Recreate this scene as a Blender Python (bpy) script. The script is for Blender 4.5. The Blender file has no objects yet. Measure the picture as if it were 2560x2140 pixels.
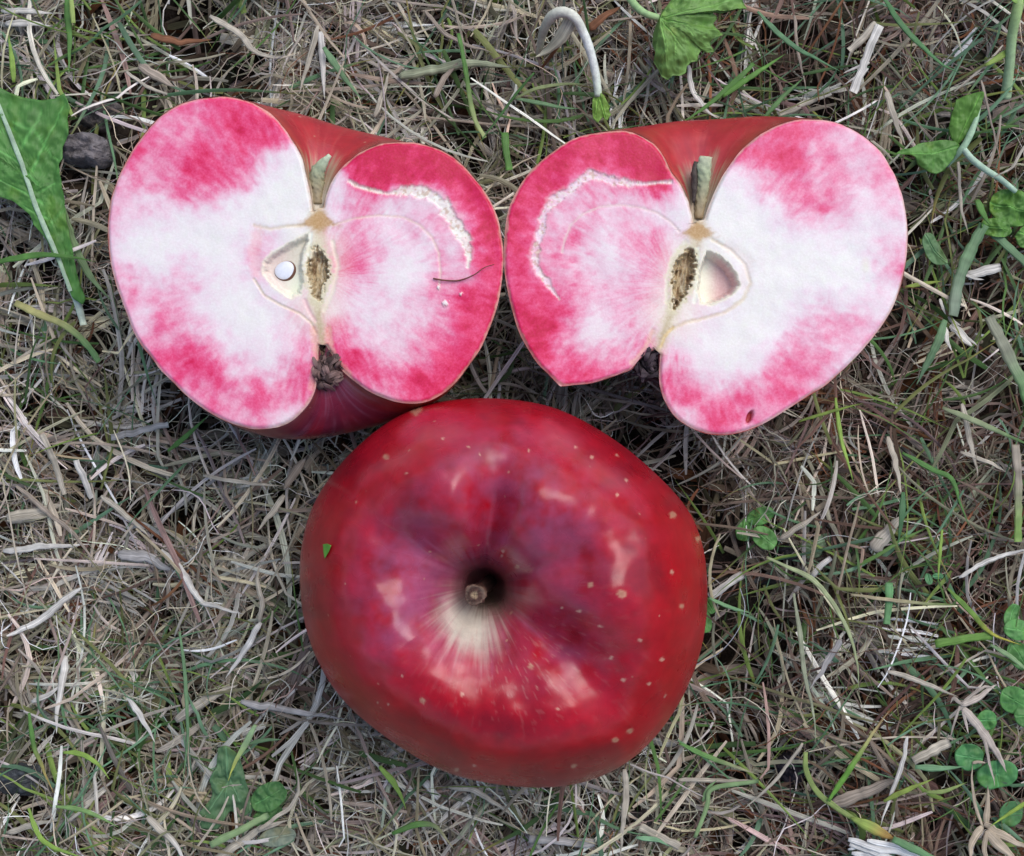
import bpy, bmesh, math, random
import numpy as np
from mathutils import Vector
random.seed(7); rng = np.random.default_rng(7)
scene = bpy.context.scene
R = math.radians

# ------------------------------------------------------------------ camera, sky, sun, exposure
CM = 0.01
CAM_H = 30.0                 # camera height in cm
FPX = 3300.0                 # focal length in photograph pixels
camd = bpy.data.cameras.new('camera'); cam = bpy.data.objects.new('camera', camd)
scene.collection.objects.link(cam); scene.camera = cam
camd.sensor_width = 36; camd.lens = 36*FPX/2560; camd.clip_start = .005; camd.clip_end = 50
cam.location = (0, 0, CAM_H*CM); cam.rotation_euler = (0, 0, 0)

SUN_EL, SUN_AZ = R(56), R(38)      # azimuth clockwise from +Y (top of the picture)
world = bpy.data.worlds.new('World'); scene.world = world; world.use_nodes = True
wn = world.node_tree; wn.nodes.clear()
sky = wn.nodes.new('ShaderNodeTexSky'); sky.sky_type = 'NISHITA'; sky.sun_disc = False
sky.sun_elevation = SUN_EL; sky.sun_rotation = SUN_AZ; sky.dust_density = 2.2; sky.air_density = 1.0
bg = wn.nodes.new('ShaderNodeBackground'); bg.inputs[1].default_value = .14
wo = wn.nodes.new('ShaderNodeOutputWorld')
wn.links.new(sky.outputs[0], bg.inputs[0]); wn.links.new(bg.outputs[0], wo.inputs[0])
sd = bpy.data.lights.new('sun', 'SUN'); sun = bpy.data.objects.new('sun', sd); scene.collection.objects.link(sun)
sd.energy = 1.5; sd.angle = R(46); sd.color = (1, .988, .975)
dv = Vector((math.sin(SUN_AZ)*math.cos(SUN_EL), math.cos(SUN_AZ)*math.cos(SUN_EL), math.sin(SUN_EL)))
sun.rotation_euler = dv.to_track_quat('Z', 'Y').to_euler()
scene.view_settings.view_transform = 'Standard'; scene.view_settings.look = 'None'
scene.view_settings.exposure = .34; scene.view_settings.gamma = 1

# ------------------------------------------------------------------ helpers
def W(px, py, z=0.0):
    """photograph pixel + height (cm) -> world cm"""
    px = np.asarray(px, float); py = np.asarray(py, float); z = np.asarray(z, float)
    k = (CAM_H - z)/FPX
    return np.stack(np.broadcast_arrays((px-1280)*k, (1070-py)*k, z), -1)

def hash2(ix, iy, seed):
    h = (ix.astype(np.int64)*374761393 + iy.astype(np.int64)*668265263 + seed*974711) & 0x7fffffff
    h = (h ^ (h >> 13))*1274126177 & 0x7fffffff
    return ((h ^ (h >> 16)) & 0xffff)/65535.0
def vnoise(x, y, seed=0):
    x = np.asarray(x, float); y = np.asarray(y, float)
    ix = np.floor(x); iy = np.floor(y); fx = x-ix; fy = y-iy
    ix = ix.astype(np.int64); iy = iy.astype(np.int64)
    fx = fx*fx*(3-2*fx); fy = fy*fy*(3-2*fy)
    a = hash2(ix, iy, seed); b = hash2(ix+1, iy, seed); c = hash2(ix, iy+1, seed); d = hash2(ix+1, iy+1, seed)
    return (a*(1-fx)+b*fx)*(1-fy)+(c*(1-fx)+d*fx)*fy
def fbm(x, y, seed=0, oct=4):
    s = 0; a = .5; t = 0
    x = np.asarray(x, float); y = np.asarray(y, float)
    for k in range(oct):
        s = s+a*vnoise(x, y, seed+k*17); t += a; a *= .5
        x, y = 2*(x*.8-y*.6)+3.7, 2*(x*.6+y*.8)+1.3
    return s/t
def sstep(a, b, x): t = np.clip((x-a)/(b-a), 0, 1); return t*t*(3-2*t)
def mixc(a, b, t): return a*(1-t[..., None])+np.asarray(b, float)*t[..., None]

def mesh_np(name, V, F, col=None, mat=None, uv=None, smooth=True):
    """V (n,3) in cm, F (m,3|4) -> mesh data; col per vertex"""
    V = np.asarray(V, float); F = np.asarray(F)
    me = bpy.data.meshes.new(name); m, k = F.shape
    me.vertices.add(len(V)); me.vertices.foreach_set('co', (V*CM).astype(np.float32).ravel())
    me.loops.add(m*k); me.loops.foreach_set('vertex_index', F.astype(np.int32).ravel())
    me.polygons.add(m); me.polygons.foreach_set('loop_start', np.arange(0, m*k, k, dtype=np.int32))
    me.polygons.foreach_set('loop_total', np.full(m, k, dtype=np.int32))
    me.update(calc_edges=True)
    if smooth: me.polygons.foreach_set('use_smooth', np.ones(m, bool))
    if col is not None:
        c = np.ones((len(V), 4), np.float32); c[:, :3] = np.clip(col, 0, 1)
        a = me.color_attributes.new('Col', 'FLOAT_COLOR', 'POINT'); a.data.foreach_set('color', c.ravel())
    if uv is not None:
        u = me.uv_layers.new(name='UVMap'); u.data.foreach_set('uv', uv[F.ravel()].astype(np.float32).ravel())
    if mat: me.materials.append(mat)
    me.validate()
    return me
def link(name, me, parent=None, loc=None):
    o = bpy.data.objects.new(name, me); scene.collection.objects.link(o)
    if parent:
        o.parent = parent; o.location = tuple(-c for c in parent.location)
    elif loc is not None:
        l = Vector(tuple(float(c)*CM for c in loc)); o.location = l
        co = np.empty(len(me.vertices)*3, np.float32); me.vertices.foreach_get('co', co)
        co = co.reshape(-1, 3)-np.array(l, np.float32); me.vertices.foreach_set('co', co.ravel()); me.update()
    return o
def tag(o, label=None, cat=None, group=None, kind=None):
    if label: o['label'] = label
    if cat: o['category'] = cat
    if group: o['group'] = group
    if kind: o['kind'] = kind
    return o
def empty(name, loc, label, cat, group=None):
    o = bpy.data.objects.new(name, None); scene.collection.objects.link(o)
    o.empty_display_size = .01; o.location = tuple(float(c)*CM for c in loc); tag(o, label, cat, group); return o

def spline(P, n):
    """Catmull-Rom through P resampled to n points by arc length"""
    P = np.asarray(P, float)
    if len(P) == 2:
        t = np.linspace(0, 1, n)[:, None]; return P[0]*(1-t)+P[1]*t
    Q = np.vstack([2*P[0]-P[1], P, 2*P[-1]-P[-2]]); out = []
    for i in range(1, len(Q)-2):
        t = np.linspace(0, 1, 24, endpoint=False)[:, None]
        a, b, c, d = Q[i-1], Q[i], Q[i+1], Q[i+2]
        out.append(.5*((2*b)+(-a+c)*t+(2*a-5*b+4*c-d)*t*t+(-a+3*b-3*c+d)*t**3))
    out = np.vstack(out+[P[-1:]])
    s = np.r_[0, np.cumsum(np.linalg.norm(np.diff(out[:, :2], axis=0), axis=1))]
    u = np.linspace(0, s[-1], n)
    return np.stack([np.interp(u, s, out[:, k]) for k in range(out.shape[1])], 1)

# ------------------------------------------------------------------ materials
def new_mat(name):
    m = bpy.data.materials.new(name); m.use_nodes = True; nt = m.node_tree
    return m, nt, nt.nodes['Principled BSDF'], nt.nodes['Material Output']
def N(nt, t, **kw):
    n = nt.nodes.new(t)
    for k, v in kw.items(): setattr(n, k, v)
    return n
def cm_coords(nt, scale=(1, 1, 1)):
    tc = N(nt, 'ShaderNodeTexCoord'); mp = N(nt, 'ShaderNodeMapping')
    mp.inputs['Scale'].default_value = tuple(100*s for s in scale)
    nt.links.new(tc.outputs['Object'], mp.inputs[0]); return mp.outputs[0]
def noise(nt, vec, scale, detail=3, rough=.6):
    n = N(nt, 'ShaderNodeTexNoise'); n.inputs['Scale'].default_value = scale
    n.inputs['Detail'].default_value = detail; n.inputs['Roughness'].default_value = rough
    nt.links.new(vec, n.inputs['Vector']); return n.outputs[0]
def remap(nt, v, a, b, c, d):
    m = N(nt, 'ShaderNodeMapRange'); nt.links.new(v, m.inputs[0])
    for i, q in enumerate((a, b, c, d)): m.inputs[i+1].default_value = q
    return m.outputs[0]
def mulcol(nt, col, fac):
    v = N(nt, 'ShaderNodeVectorMath', operation='SCALE')
    nt.links.new(col, v.inputs[0]); nt.links.new(fac, v.inputs['Scale']); return v.outputs[0]
def bump(nt, h, strength, dist):
    b = N(nt, 'ShaderNodeBump'); b.inputs['Strength'].default_value = strength; b.inputs['Distance'].default_value = dist*CM
    nt.links.new(h, b.inputs['Height']); return b.outputs[0]

def blade_mat(name, rough, spec, trans, streak=(.62, 1.3)):
    m, nt, p, out = new_mat(name)
    a = N(nt, 'ShaderNodeAttribute', attribute_name='Col')
    uv = N(nt, 'ShaderNodeUVMap'); mp = N(nt, 'ShaderNodeMapping'); mp.inputs['Scale'].default_value = (7, .9, 1)
    nt.links.new(uv.outputs[0], mp.inputs[0])
    n1 = noise(nt, mp.outputs[0], 1.0, 3)
    n2 = noise(nt, cm_coords(nt), 2.2, 2)
    f = remap(nt, n1, .3, .7, *streak); g = remap(nt, n2, .3, .7, .8, 1.2)
    mm = N(nt, 'ShaderNodeMath', operation='MULTIPLY'); nt.links.new(f, mm.inputs[0]); nt.links.new(g, mm.inputs[1])
    c = mulcol(nt, a.outputs['Color'], mm.outputs[0])
    nt.links.new(c, p.inputs['Base Color']); p.inputs['Roughness'].default_value = rough
    p.inputs['Specular IOR Level'].default_value = spec
    nt.links.new(bump(nt, n1, .5, .03), p.inputs['Normal'])
    tr = N(nt, 'ShaderNodeBsdfTranslucent'); nt.links.new(c, tr.inputs[0])
    mx = N(nt, 'ShaderNodeMixShader'); mx.inputs[0].default_value = trans
    nt.links.new(p.outputs[0], mx.inputs[1]); nt.links.new(tr.outputs[0], mx.inputs[2]); nt.links.new(mx.outputs[0], out.inputs[0])
    return m
M_dry = blade_mat('dry_grass', .8, .15, .12, (.5, 1.38))
M_green = blade_mat('green_blade', .5, .35, .25, (.8, 1.18))
M_leaf = blade_mat('broad_leaf', .5, .35, .25, (.93, 1.07))

def flesh_mat():
    m, nt, p, out = new_mat('apple_flesh')
    a = N(nt, 'ShaderNodeAttribute', attribute_name='Col')
    co = cm_coords(nt)
    n1 = noise(nt, co, 21, 3, .65)
    g = remap(nt, n1, .33, .67, .86, 1.13)
    # fine grain: pink cells swing between pale and deep
    gm = N(nt, 'ShaderNodeGamma'); gr = remap(nt, n1, .33, .67, .87, 1.14)
    nt.links.new(a.outputs['Color'], gm.inputs[0]); nt.links.new(gr, gm.inputs[1])
    nt.links.new(gm.outputs[0], p.inputs['Base Color'])
    p.inputs['Roughness'].default_value = .40; p.inputs['Specular IOR Level'].default_value = .3
    p.inputs['Subsurface Weight'].default_value = .12; p.inputs['Subsurface Radius'].default_value = (1, .5, .5)
    p.inputs['Subsurface Scale'].default_value = .0012
    nt.links.new(bump(nt, n1, .14, .03), p.inputs['Normal'])
    return m
def skin_mat():
    m, nt, p, out = new_mat('apple_skin')
    a = N(nt, 'ShaderNodeAttribute', attribute_name='Col')
    co = cm_coords(nt)
    n1 = noise(nt, co, 3.0, 5, .65); n2 = noise(nt, co, 22, 2); n3 = noise(nt, co, 1.1, 2)
    vo = N(nt, 'ShaderNodeTexVoronoi'); vo.inputs['Scale'].default_value = 2.1; nt.links.new(co, vo.inputs['Vector'])
    sep = N(nt, 'ShaderNodeSeparateColor'); nt.links.new(vo.outputs['Color'], sep.inputs[0])
    thr = remap(nt, sep.outputs[0], .2, 1, .0, .095)
    lt = N(nt, 'ShaderNodeMath', operation='SUBTRACT'); nt.links.new(thr, lt.inputs[0]); nt.links.new(vo.outputs['Distance'], lt.inputs[1])
    dot = remap(nt, lt.outputs[0], -.02, .03, 0, .55)
    g = remap(nt, n1, .3, .7, .86, 1.14)
    c = mulcol(nt, a.outputs['Color'], g)
    mx = N(nt, 'ShaderNodeMix', data_type='RGBA'); nt.links.new(dot, mx.inputs['Factor']); nt.links.new(c, mx.inputs[6])
    mx.inputs[7].default_value = (.55, .30, .20, 1)
    nt.links.new(mx.outputs[2], p.inputs['Base Color'])
    nt.links.new(remap(nt, n3, .35, .65, .25, .34), p.inputs['Roughness'])
    p.inputs['Specular IOR Level'].default_value = .42
    nt.links.new(bump(nt, n1, .10, .05), p.inputs['Normal'])
    return m
def simple_mat(name, rough=.7, spec=.3, nscale=8, bstr=.5, bdist=.05, var=(.6, 1.35)):
    m, nt, p, out = new_mat(name)
    a = N(nt, 'ShaderNodeAttribute', attribute_name='Col'); co = cm_coords(nt)
    n1 = noise(nt, co, nscale, 5, .65)
    nt.links.new(mulcol(nt, a.outputs['Color'], remap(nt, n1, .3, .7, *var)), p.inputs['Base Color'])
    p.inputs['Roughness'].default_value = rough; p.inputs['Specular IOR Level'].default_value = spec
    nt.links.new(bump(nt, n1, bstr, bdist), p.inputs['Normal']); return m
M_flesh = flesh_mat(); M_skin = skin_mat()
M_wood = simple_mat('stem_tissue', .6, .35, 14)
M_soil = simple_mat('dark_soil', .95, .15, 5, 1, .2, (.45, 1.6))
M_seed = simple_mat('seed', .35, .5, 6, .1, .02, (.9, 1.1))
M_petiole = simple_mat('petiole', .55, .35, 12, .3, .03, (.82, 1.15))

# ------------------------------------------------------------------ ground
AX, AY = 17.5, 15.0
BARE = [(235, 330, 95, .9), (330, 215, 60, .7), (1130, 330, 60, .3), (2350, 1640, 80, .6), (1890, 1560, 60, .5), (60, 1960, 70, .7), (1985, 1925, 60, .7), (2330, 1990, 70, .7), (850, 1130, 60, .3), (100, 1560, 60, .3)]
def bare(x, y):
    b = np.zeros(np.shape(x))
    for (px, py, r, k) in BARE: c = W(px, py, .0); b = np.maximum(b, k*np.exp(-.5*((x-c[0])**2+(y-c[1])**2)/(r/110.)**2))
    return b
def mound(x, y):
    return (fbm(x*.22+40, y*.22+9, 3, 4)-.5)*1.7
gx, gy = np.meshgrid(np.linspace(-56, 56, 401), np.linspace(-48, 48, 361))
gz = mound(gx, gy)-1.9+1.5*np.minimum(bare(gx, gy)*(np.hypot(gx-W(235,330,0)[0], gy-W(235,330,0)[1]) < 2), 1)+(fbm(gx*1.6, gy*1.6, 91, 4)-.5)*.7
V = np.stack([gx, gy, gz], -1).reshape(-1, 3)
idx = np.arange(361*401).reshape(361, 401)
F = np.stack([idx[:-1, :-1], idx[:-1, 1:], idx[1:, 1:], idx[1:, :-1]], -1).reshape(-1, 4)
cn = fbm(gx*.9, gy*.9, 55).ravel()
col = mixc(np.tile([.035, .025, .019], (len(V), 1)), (.085, .066, .052), sstep(.45, .75, cn))
tag(link('soil_ground', mesh_np('soil_ground', V, F, col, M_soil)), kind='structure')

# ------------------------------------------------------------------ ribbons
def ribbons(n, x, y, z, ang, L, w, curv, pitch, arch, kink, roll, col, K=6, cross=3, taper=.5, tip=None, wig=0.):
    """n curved ribbons at once -> V, F, col, uv"""
    t = np.linspace(0, 1, K+1)[None, :]
    L = L[:, None]; a = ang[:, None]+curv[:, None]*(t-.5)
    kp = rng.uniform(.25, .75, (n, 1)); a = a+kink[:, None]*(t > kp)
    if wig: a = a+wig*np.sin(t*rng.uniform(6, 14, (n, 1))+rng.uniform(0, 6, (n, 1)))
    ds = L/K
    dx = np.cos(a)*ds; dy = np.sin(a)*ds
    X = np.cumsum(dx, 1)-dx; Y = np.cumsum(dy, 1)-dy
    X = X-X.mean(1, keepdims=True)+x[:, None]; Y = Y-Y.mean(1, keepdims=True)+y[:, None]
    Z = z[:, None]+pitch[:, None]*(t-.5)*L+arch[:, None]*(1-(2*t-1)**2)
    Z = Z+mound(X, Y)
    sx, sy = -np.sin(a), np.cos(a)
    prof = 1-taper*np.abs(2*t-1)**3
    if tip is not None: prof = np.clip(1-tip[:, None]*t**2.2, .06, 1)*sstep(-.3, .15, t)
    hw = .5*w[:, None]*prof
    cr, sr = np.cos(roll)[:, None], np.sin(roll)[:, None]
    us = np.linspace(-1, 1, cross)
    P = np.empty((n, K+1, cross, 3))
    for k, u in enumerate(us):
        fold = (1-abs(u))*.45
        P[:, :, k, 0] = X+sx*hw*(u*cr); P[:, :, k, 1] = Y+sy*hw*(u*cr); P[:, :, k, 2] = Z+hw*(u*sr+fold)
    V = P.reshape(-1, 3)
    b = np.arange(n*(K+1)*cross).reshape(n, K+1, cross)
    F = np.stack([b[:, :-1, :-1], b[:, 1:, :-1], b[:, 1:, 1:], b[:, :-1, 1:]], -1).reshape(-1, 4)
    C = np.repeat(col[:, None, :], (K+1)*cross, 1).reshape(-1, 3)
    uv = np.empty((n, K+1, cross, 2)); uv[..., 0] = (us*.5+.5)[None, None, :]+rng.uniform(0, 90, (n, 1, 1)); uv[..., 1] = (t*L)[:, :, None]+rng.uniform(0, 90, (n, 1, 1))
    return V, F, C, uv.reshape(-1, 2)
def join(parts):
    V, F, C, U = [], [], [], []; o = 0
    for v, f, c, u in parts: V.append(v); F.append(f+o); C.append(c); U.append(u); o += len(v)
    return np.vstack(V), np.vstack(F), np.vstack(C), np.vstack(U)

STRAW = np.array([[.45, .40, .30], [.33, .29, .22], [.235, .175, .14], [.14, .088, .068], [.17, .075, .04],
                  [.72, .68, .59], [.23, .225, .13], [.40, .37, .325], [.45, .39, .27]])
ROT = np.array([[.15, .115, .08], [.10, .07, .048], [.065, .043, .03], [.21, .175, .13], [.12, .05, .022], [.09, .085, .05]])
def regions(x, y):
    """picture-wide variation of what grows and rots where (x right, y up, cm)"""
    right = sstep(1, 9, x+ (fbm(x*.2, y*.2, 5)-.5)*8)
    return right
def straw_cols(x, y, n, kind=0):
    r = regions(x, y); nz = fbm(x*.45+7, y*.45, 21, 3)
    base = np.array([.25, .21, .10, .04, .015, .14, .09, .14, .05])
    rust = np.array([.15, .13, .29, .22, .11, .07, .06, .05, .02])
    w = base[None]*(1-r[:, None])+rust[None]*r[:, None]
    w[:, 4] += sstep(.58, .72, nz)*.18*r; w[:, 3] += sstep(.5, .7, nz)*.25*r; w[:, 7] += sstep(.55, .35, nz)*.15
    if kind == 1: w[:, 5] += .12; w[:, 0] += .12; w[:, 8] += .05
    w = np.cumsum(w/w.sum(1, keepdims=True), 1); k = (rng.random((n, 1)) > w).sum(1).clip(0, 8)
    c = STRAW[k]*np.exp(rng.normal(-.02, .33, (n, 1)))
    return c*(1+rng.normal(0, .05, (n, 3)))
def scatter(n, clump=0.):
    x = rng.uniform(-AX, AX, n); y = rng.uniform(-AY, AY, n)
    kb = rng.random(n) > np.maximum(bare(x, y), .22*regions(x, y)); x, y = x[kb], y[kb]
    if clump:
        keep = rng.random(len(x)) < sstep(.40, .56, fbm(x*.95+3, y*.95, 77, 3))*clump+(1-clump)
        x, y = x[keep], y[keep]
    return x, y
def flow(x, y): return fbm(x*.16+11, y*.16+4, 31, 2)*math.pi*4
def orient(x, y, spread): return flow(x, y)+rng.normal(0, spread, len(x))
parts = []
# matted flat bits
x, y = scatter(9000, .5); n = len(x)
w = np.exp(rng.normal(-1.95, .45, n)).clip(.05, .36)
parts.append(ribbons(n, x, y, rng.uniform(-1.6, -.15, n), orient(x, y, .9), rng.uniform(.6, 2.2, n), w, rng.normal(0, .5, n),
    rng.normal(0, .22, n), rng.normal(.02, .08, n), rng.normal(0, .15, n), rng.normal(0, .6, n), np.where(rng.random((n, 1)) < .75, ROT[rng.integers(0, 6, n)]*rng.uniform(.5, 1.1, (n, 1)), straw_cols(x, y, n)), K=4, cross=3, taper=.25))
# bundles of nearly parallel straw
bx, by = scatter(2700, .8); m = len(bx); cnt = 9
ba = rng.uniform(0, 2*math.pi, m); bz = rng.uniform(-.6, .15, m); bl = rng.uniform(.6, 2.0, m); bw = rng.uniform(.10, .42, m)
bc = straw_cols(bx, by, m)
rep = lambda v: np.repeat(v, cnt)
off = rng.normal(0, 1, m*cnt)*rep(bw)*.5; al = rng.normal(0, .25, m*cnt)
x = rep(bx)-np.sin(rep(ba))*off+np.cos(rep(ba))*al; y = rep(by)+np.cos(rep(ba))*off+np.sin(rep(ba))*al; n = len(x)
parts.append(ribbons(n, x, y, rep(bz)+rng.normal(0, .05, n), rep(ba)+rng.normal(0, .12, n), rep(bl)*rng.uniform(.6, 1.1, n), rng.uniform(.022, .10, n),
    rep(rng.normal(0, .4, m))+rng.normal(0, .1, n), rep(rng.normal(0, .1, m)), rng.normal(.02, .04, n), np.zeros(n), rng.normal(0, .4, n),
    np.repeat(bc, cnt, 0)*rng.uniform(.7, 1.3, (n, 1)), K=4, cross=3, taper=.3))
# middle strands
x, y = scatter(13500, .85); n = len(x)
parts.append(ribbons(n, x, y, rng.uniform(-.75, .3, n), orient(x, y, 1.1), rng.uniform(.7, 3.2, n), np.exp(rng.normal(-2.95, .45, n)).clip(.022, .15),
    rng.normal(0, 1.0, n), rng.normal(0, .14, n), rng.normal(.05, .12, n), rng.normal(0, .45, n)*(rng.random(n) < .4), rng.normal(0, .5, n),
    straw_cols(x, y, n), K=7, cross=2, taper=.6))
# fine curly fibres
x, y = scatter(18000, .8); n = len(x)
parts.append(ribbons(n, x, y, rng.uniform(-.25, .42, n), rng.uniform(0, 6.3, n), rng.uniform(.7, 3.0, n), rng.uniform(.010, .028, n),
    rng.normal(0, 1.9, n), rng.normal(0, .15, n), rng.normal(.05, .15, n), rng.normal(0, .7, n)*(rng.random(n) < .3), rng.normal(0, .5, n),
    straw_cols(x, y, n), K=8, cross=2, taper=.5, wig=.35))
# pale surface straws
x, y = scatter(3600, .7); n = len(x)
parts.append(ribbons(n, x, y, rng.uniform(.1, .5, n), orient(x, y, 1.2), rng.uniform(1.0, 3.6, n), np.exp(rng.normal(-2.75, .35, n)).clip(.035, .13),
    rng.normal(0, .5, n), rng.normal(0, .12, n), rng.normal(.04, .1, n), rng.normal(0, .5, n)*(rng.random(n) < .4), rng.normal(0, .3, n),
    straw_cols(x, y, n, 1), K=7, cross=3, taper=.5))
V, F, C, U = join(parts)
thatch = tag(link('dry_grass_thatch', mesh_np('dry_grass_thatch', V, F, C, M_dry, U, False)), 'matted layer of dead grass, broken straw and fine roots covering the ground', 'dead grass', kind='stuff')
for i_ in (-1, 0, 1):                    # the lawn goes on beyond the picture
    for j_ in (-1, 0, 1):
        if i_ or j_:
            o_ = thatch.copy(); scene.collection.objects.link(o_); o_.location = (i_*34.2*CM, j_*29.2*CM, -.1*CM); o_['label'] = 'dead grass carrying on around the matted patch under the apples'
print('thatch tris', len(F)*2)

GREEN = np.array([[.085, .17, .04], [.11, .22, .11], [.19, .28, .06], [.06, .12, .035], [.17, .19, .06], [.14, .26, .15]])
gspots = [(0, 60, 260, 1), (300, 120, 260, .9), (130, 280, 150, .5), (760, 200, 160, .4), (1150, 180, 300, .5), (1500, 250, 200, .9), (1950, 250, 300, 1.0),
          (2450, 300, 300, 1.3), (2400, 750, 260, 1.3), (2250, 1350, 300, 1.0), (2450, 1700, 260, 1.0), (1900, 1750, 250, .8), (2450, 2050, 250, .6), (2150, 2050, 220, .7),
          (100, 800, 200, .8), (200, 1050, 160, .5), (60, 1200, 150, .4), (300, 1650, 260, .9), (150, 1950, 260, 1.0), (600, 1850, 220, .7), (500, 2080, 200, .6),
          (650, 1650, 180, .5), (1000, 1980, 160, .4), (1500, 2060, 200, .4), (1800, 1500, 200, .5), (1250, 850, 150, .5), (1650, 2000, 150, .4), (420, 1250, 200, .25), (1150, 950, 150, .3)]
gsx = []; gsy = []
for (a, b, s, k) in gspots:
    q = int(k*(s/100)**2*8); p = W(rng.normal(a, s*.55, q), rng.normal(b, s*.55, q), 0); gsx.append(p[:, 0]); gsy.append(p[:, 1])
q = 200; gsx.append(rng.uniform(-AX, AX, q)); gsy.append(rng.uniform(-AY, AY, q))
x = np.concatenate(gsx); y = np.concatenate(gsy); n = len(x)
k = rng.integers(0, 6, n)
parts = [ribbons(n, x, y, rng.uniform(-.05, .5, n), rng.uniform(0, 6.3, n), rng.uniform(.9, 3.3, n), np.exp(rng.normal(-2.75, .4, n)).clip(.03, .17),
    rng.normal(0, .6, n), rng.normal(.08, .16, n), rng.normal(.06, .12, n), rng.normal(0, .4, n)*(rng.random(n) < .2), rng.normal(0, .5, n),
    GREEN[k]*rng.uniform(.7, 1.3, (n, 1)), K=9, cross=3, tip=np.ones(n))]
V, F, C, U = join(parts)
# yellowing tips
tt = np.tile(np.repeat(np.linspace(0, 1, 10), 3), n); yl = np.repeat(rng.random(n) < .3, 30)
C = mixc(C, (.36, .27, .07), sstep(.6, .95, tt)*yl*.8)
tag(link('green_grass', mesh_np('green_grass', V, F, C, M_green, U)), 'thin green grass blades growing up through the dead thatch', 'grass', kind='stuff')
print('green', n)
#@@APPLES

# ------------------------------------------------------------------ whole apple
def make_whole_apple():
    O = np.array([1258., 1480.]); H = np.array([1214., 1462.])
    out = np.array([(1221,997),(1300,1003),(1381,1016),(1470,1061),(1577,1132),(1660,1209),(1725,1274),(1758,1363),(1767,1470),(1761,1582),(1731,1689),
        (1696,1760),(1648,1831),(1577,1902),(1500,1944),(1411,1966),(1322,1967),(1221,1955),(1115,1932),(1032,1884),(937,1819),(866,1760),(813,1689),
        (777,1612),(756,1523),(750,1422),(765,1304),(801,1227),(860,1150),(919,1096),(996,1037),(1085,1007),(1144,999)], float)
    d = out-O; th = np.arctan2(-d[:, 1], d[:, 0]); rr = np.hypot(d[:, 0], d[:, 1]); o = np.argsort(th); th, rr = th[o], rr[o]
    NT = 600
    T = np.linspace(-math.pi, math.pi, NT, endpoint=False)
    Rr = np.interp(T, np.r_[th-2*math.pi, th, th+2*math.pi], np.r_[rr, rr, rr])
    ker = np.exp(-.5*(np.arange(-30, 31)/10)**2); ker /= ker.sum()
    Rr = np.convolve(np.r_[Rr[-30:], Rr, Rr[:30]], ker, 'valid')
    prof = np.array([(0, 2.5), (.04, 2.6), (.075, 3.2), (.098, 4.05), (.13, 4.62), (.18, 5.18), (.26, 5.68), (.35, 6.08), (.45, 6.32), (.55, 6.42), (.65, 6.36), (.75, 6.13),
        (.84, 5.68), (.91, 5.08), (.96, 4.45), (.99, 3.82), (1, 3.3), (.985, 2.6), (.93, 1.85), (.84, 1.2), (.70, .6), (.55, .3), (.42, .28), (.28, .6), (.12, .95), (0, 1.0)])
    # arc-length resample in comparable units
    gent = np.array([(0, 2.5), (.04, 2.6), (.07, 3.4), (.09, 4.0), (.12, 4.55), (.16, 4.95), (.20, 5.22), (.26, 5.47), (.35, 5.68), (.45, 5.80), (.55, 5.86), (.65, 5.84), (.75, 5.68), (.84, 5.36), (.91, 4.84), (.96, 4.27), (.99, 3.72), (1, 3.3)])
    Q = prof.copy(); Q[:, 0] *= 4.1
    Q = spline(Q, 330); rho = Q[:, 0]/4.1; z = Q[:, 1]; NJ = 330
    jq = int(np.argmax(rho)); up = np.arange(NJ) <= jq
    TT, RH = np.meshgrid(T, rho); _, ZZ = np.meshgrid(T, z)
    UPm = np.repeat(up[:, None], NT, 1)
    dn = lambda a0, s: np.exp(-.5*(((TT-a0+math.pi) % (2*math.pi)-math.pi)/s)**2)
    Gs = gent.copy(); Gs[:, 0] *= 4.1; Gs = spline(Gs, 200); gz_ = np.interp(RH, Gs[:, 0]/4.1, Gs[:, 1])
    wl = np.maximum(dn(R(-112), .85), .8*dn(R(-165), .6)); ZZ = ZZ+np.where(UPm, gz_-ZZ, 0)*wl
    band = np.exp(-.5*((RH-.42)/.24)**2)*UPm
    # upper-right wall steep and high, lower-left wall a gentle funnel
    dirn = np.cos(TT-R(48))
    ZZ = ZZ+band*(.24*np.maximum(dirn, -.5))+UPm*np.exp(-.5*((RH-.2)/.10)**2)*(.42*dirn)-UPm*np.exp(-.5*((RH-.22)/.12)**2)*.18*dn(R(-105), .5)
    crest = np.exp(-.5*((RH-.42)/.2)**2)*UPm
    ZZ = ZZ+crest*(-.50*dn(R(92), .15)+.18*dn(R(118), .2)+.12*dn(R(68), .25)-.15*dn(R(165), .22)-.52*dn(R(-42), .22)-.20*dn(R(150), .13)-.12*dn(R(20), .12)+.10*dn(R(-8), .25))
    ZZ = ZZ+np.exp(-.5*((RH-.72)/.14)**2)*UPm*(-.10*dn(R(-48), .15)-.06*dn(R(80), .15))
    ct = np.clip((RH/.75), 0, 1); ct = ct*ct*(3-2*ct); ct = np.where(UPm, ct, 1)
    CX = H[0]*(1-ct)+O[0]*ct; CY = H[1]*(1-ct)+O[1]*ct
    PX = CX+RH*Rr[None]*np.cos(TT); PY = CY-RH*Rr[None]*np.sin(TT)
    ZZ = ZZ+np.exp(-.5*((RH-.62)/.16)**2)*UPm*(.16*dn(R(2), .2)-.10*dn(R(-42), .14)+.10*dn(R(55), .22)+.08*dn(R(125), .2))
    nz = (fbm(PX/110., PY/110., 8, 3)-.5)*.2*np.clip(RH*3, 0, 1)
    ZZ = ZZ+nz*UPm
    P = W(PX, PY, ZZ)
    Peq = W(PX, PY, np.full_like(ZZ, 3.3)); P[~UPm, 0] = Peq[~UPm, 0]; P[~UPm, 1] = Peq[~UPm, 1]
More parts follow.
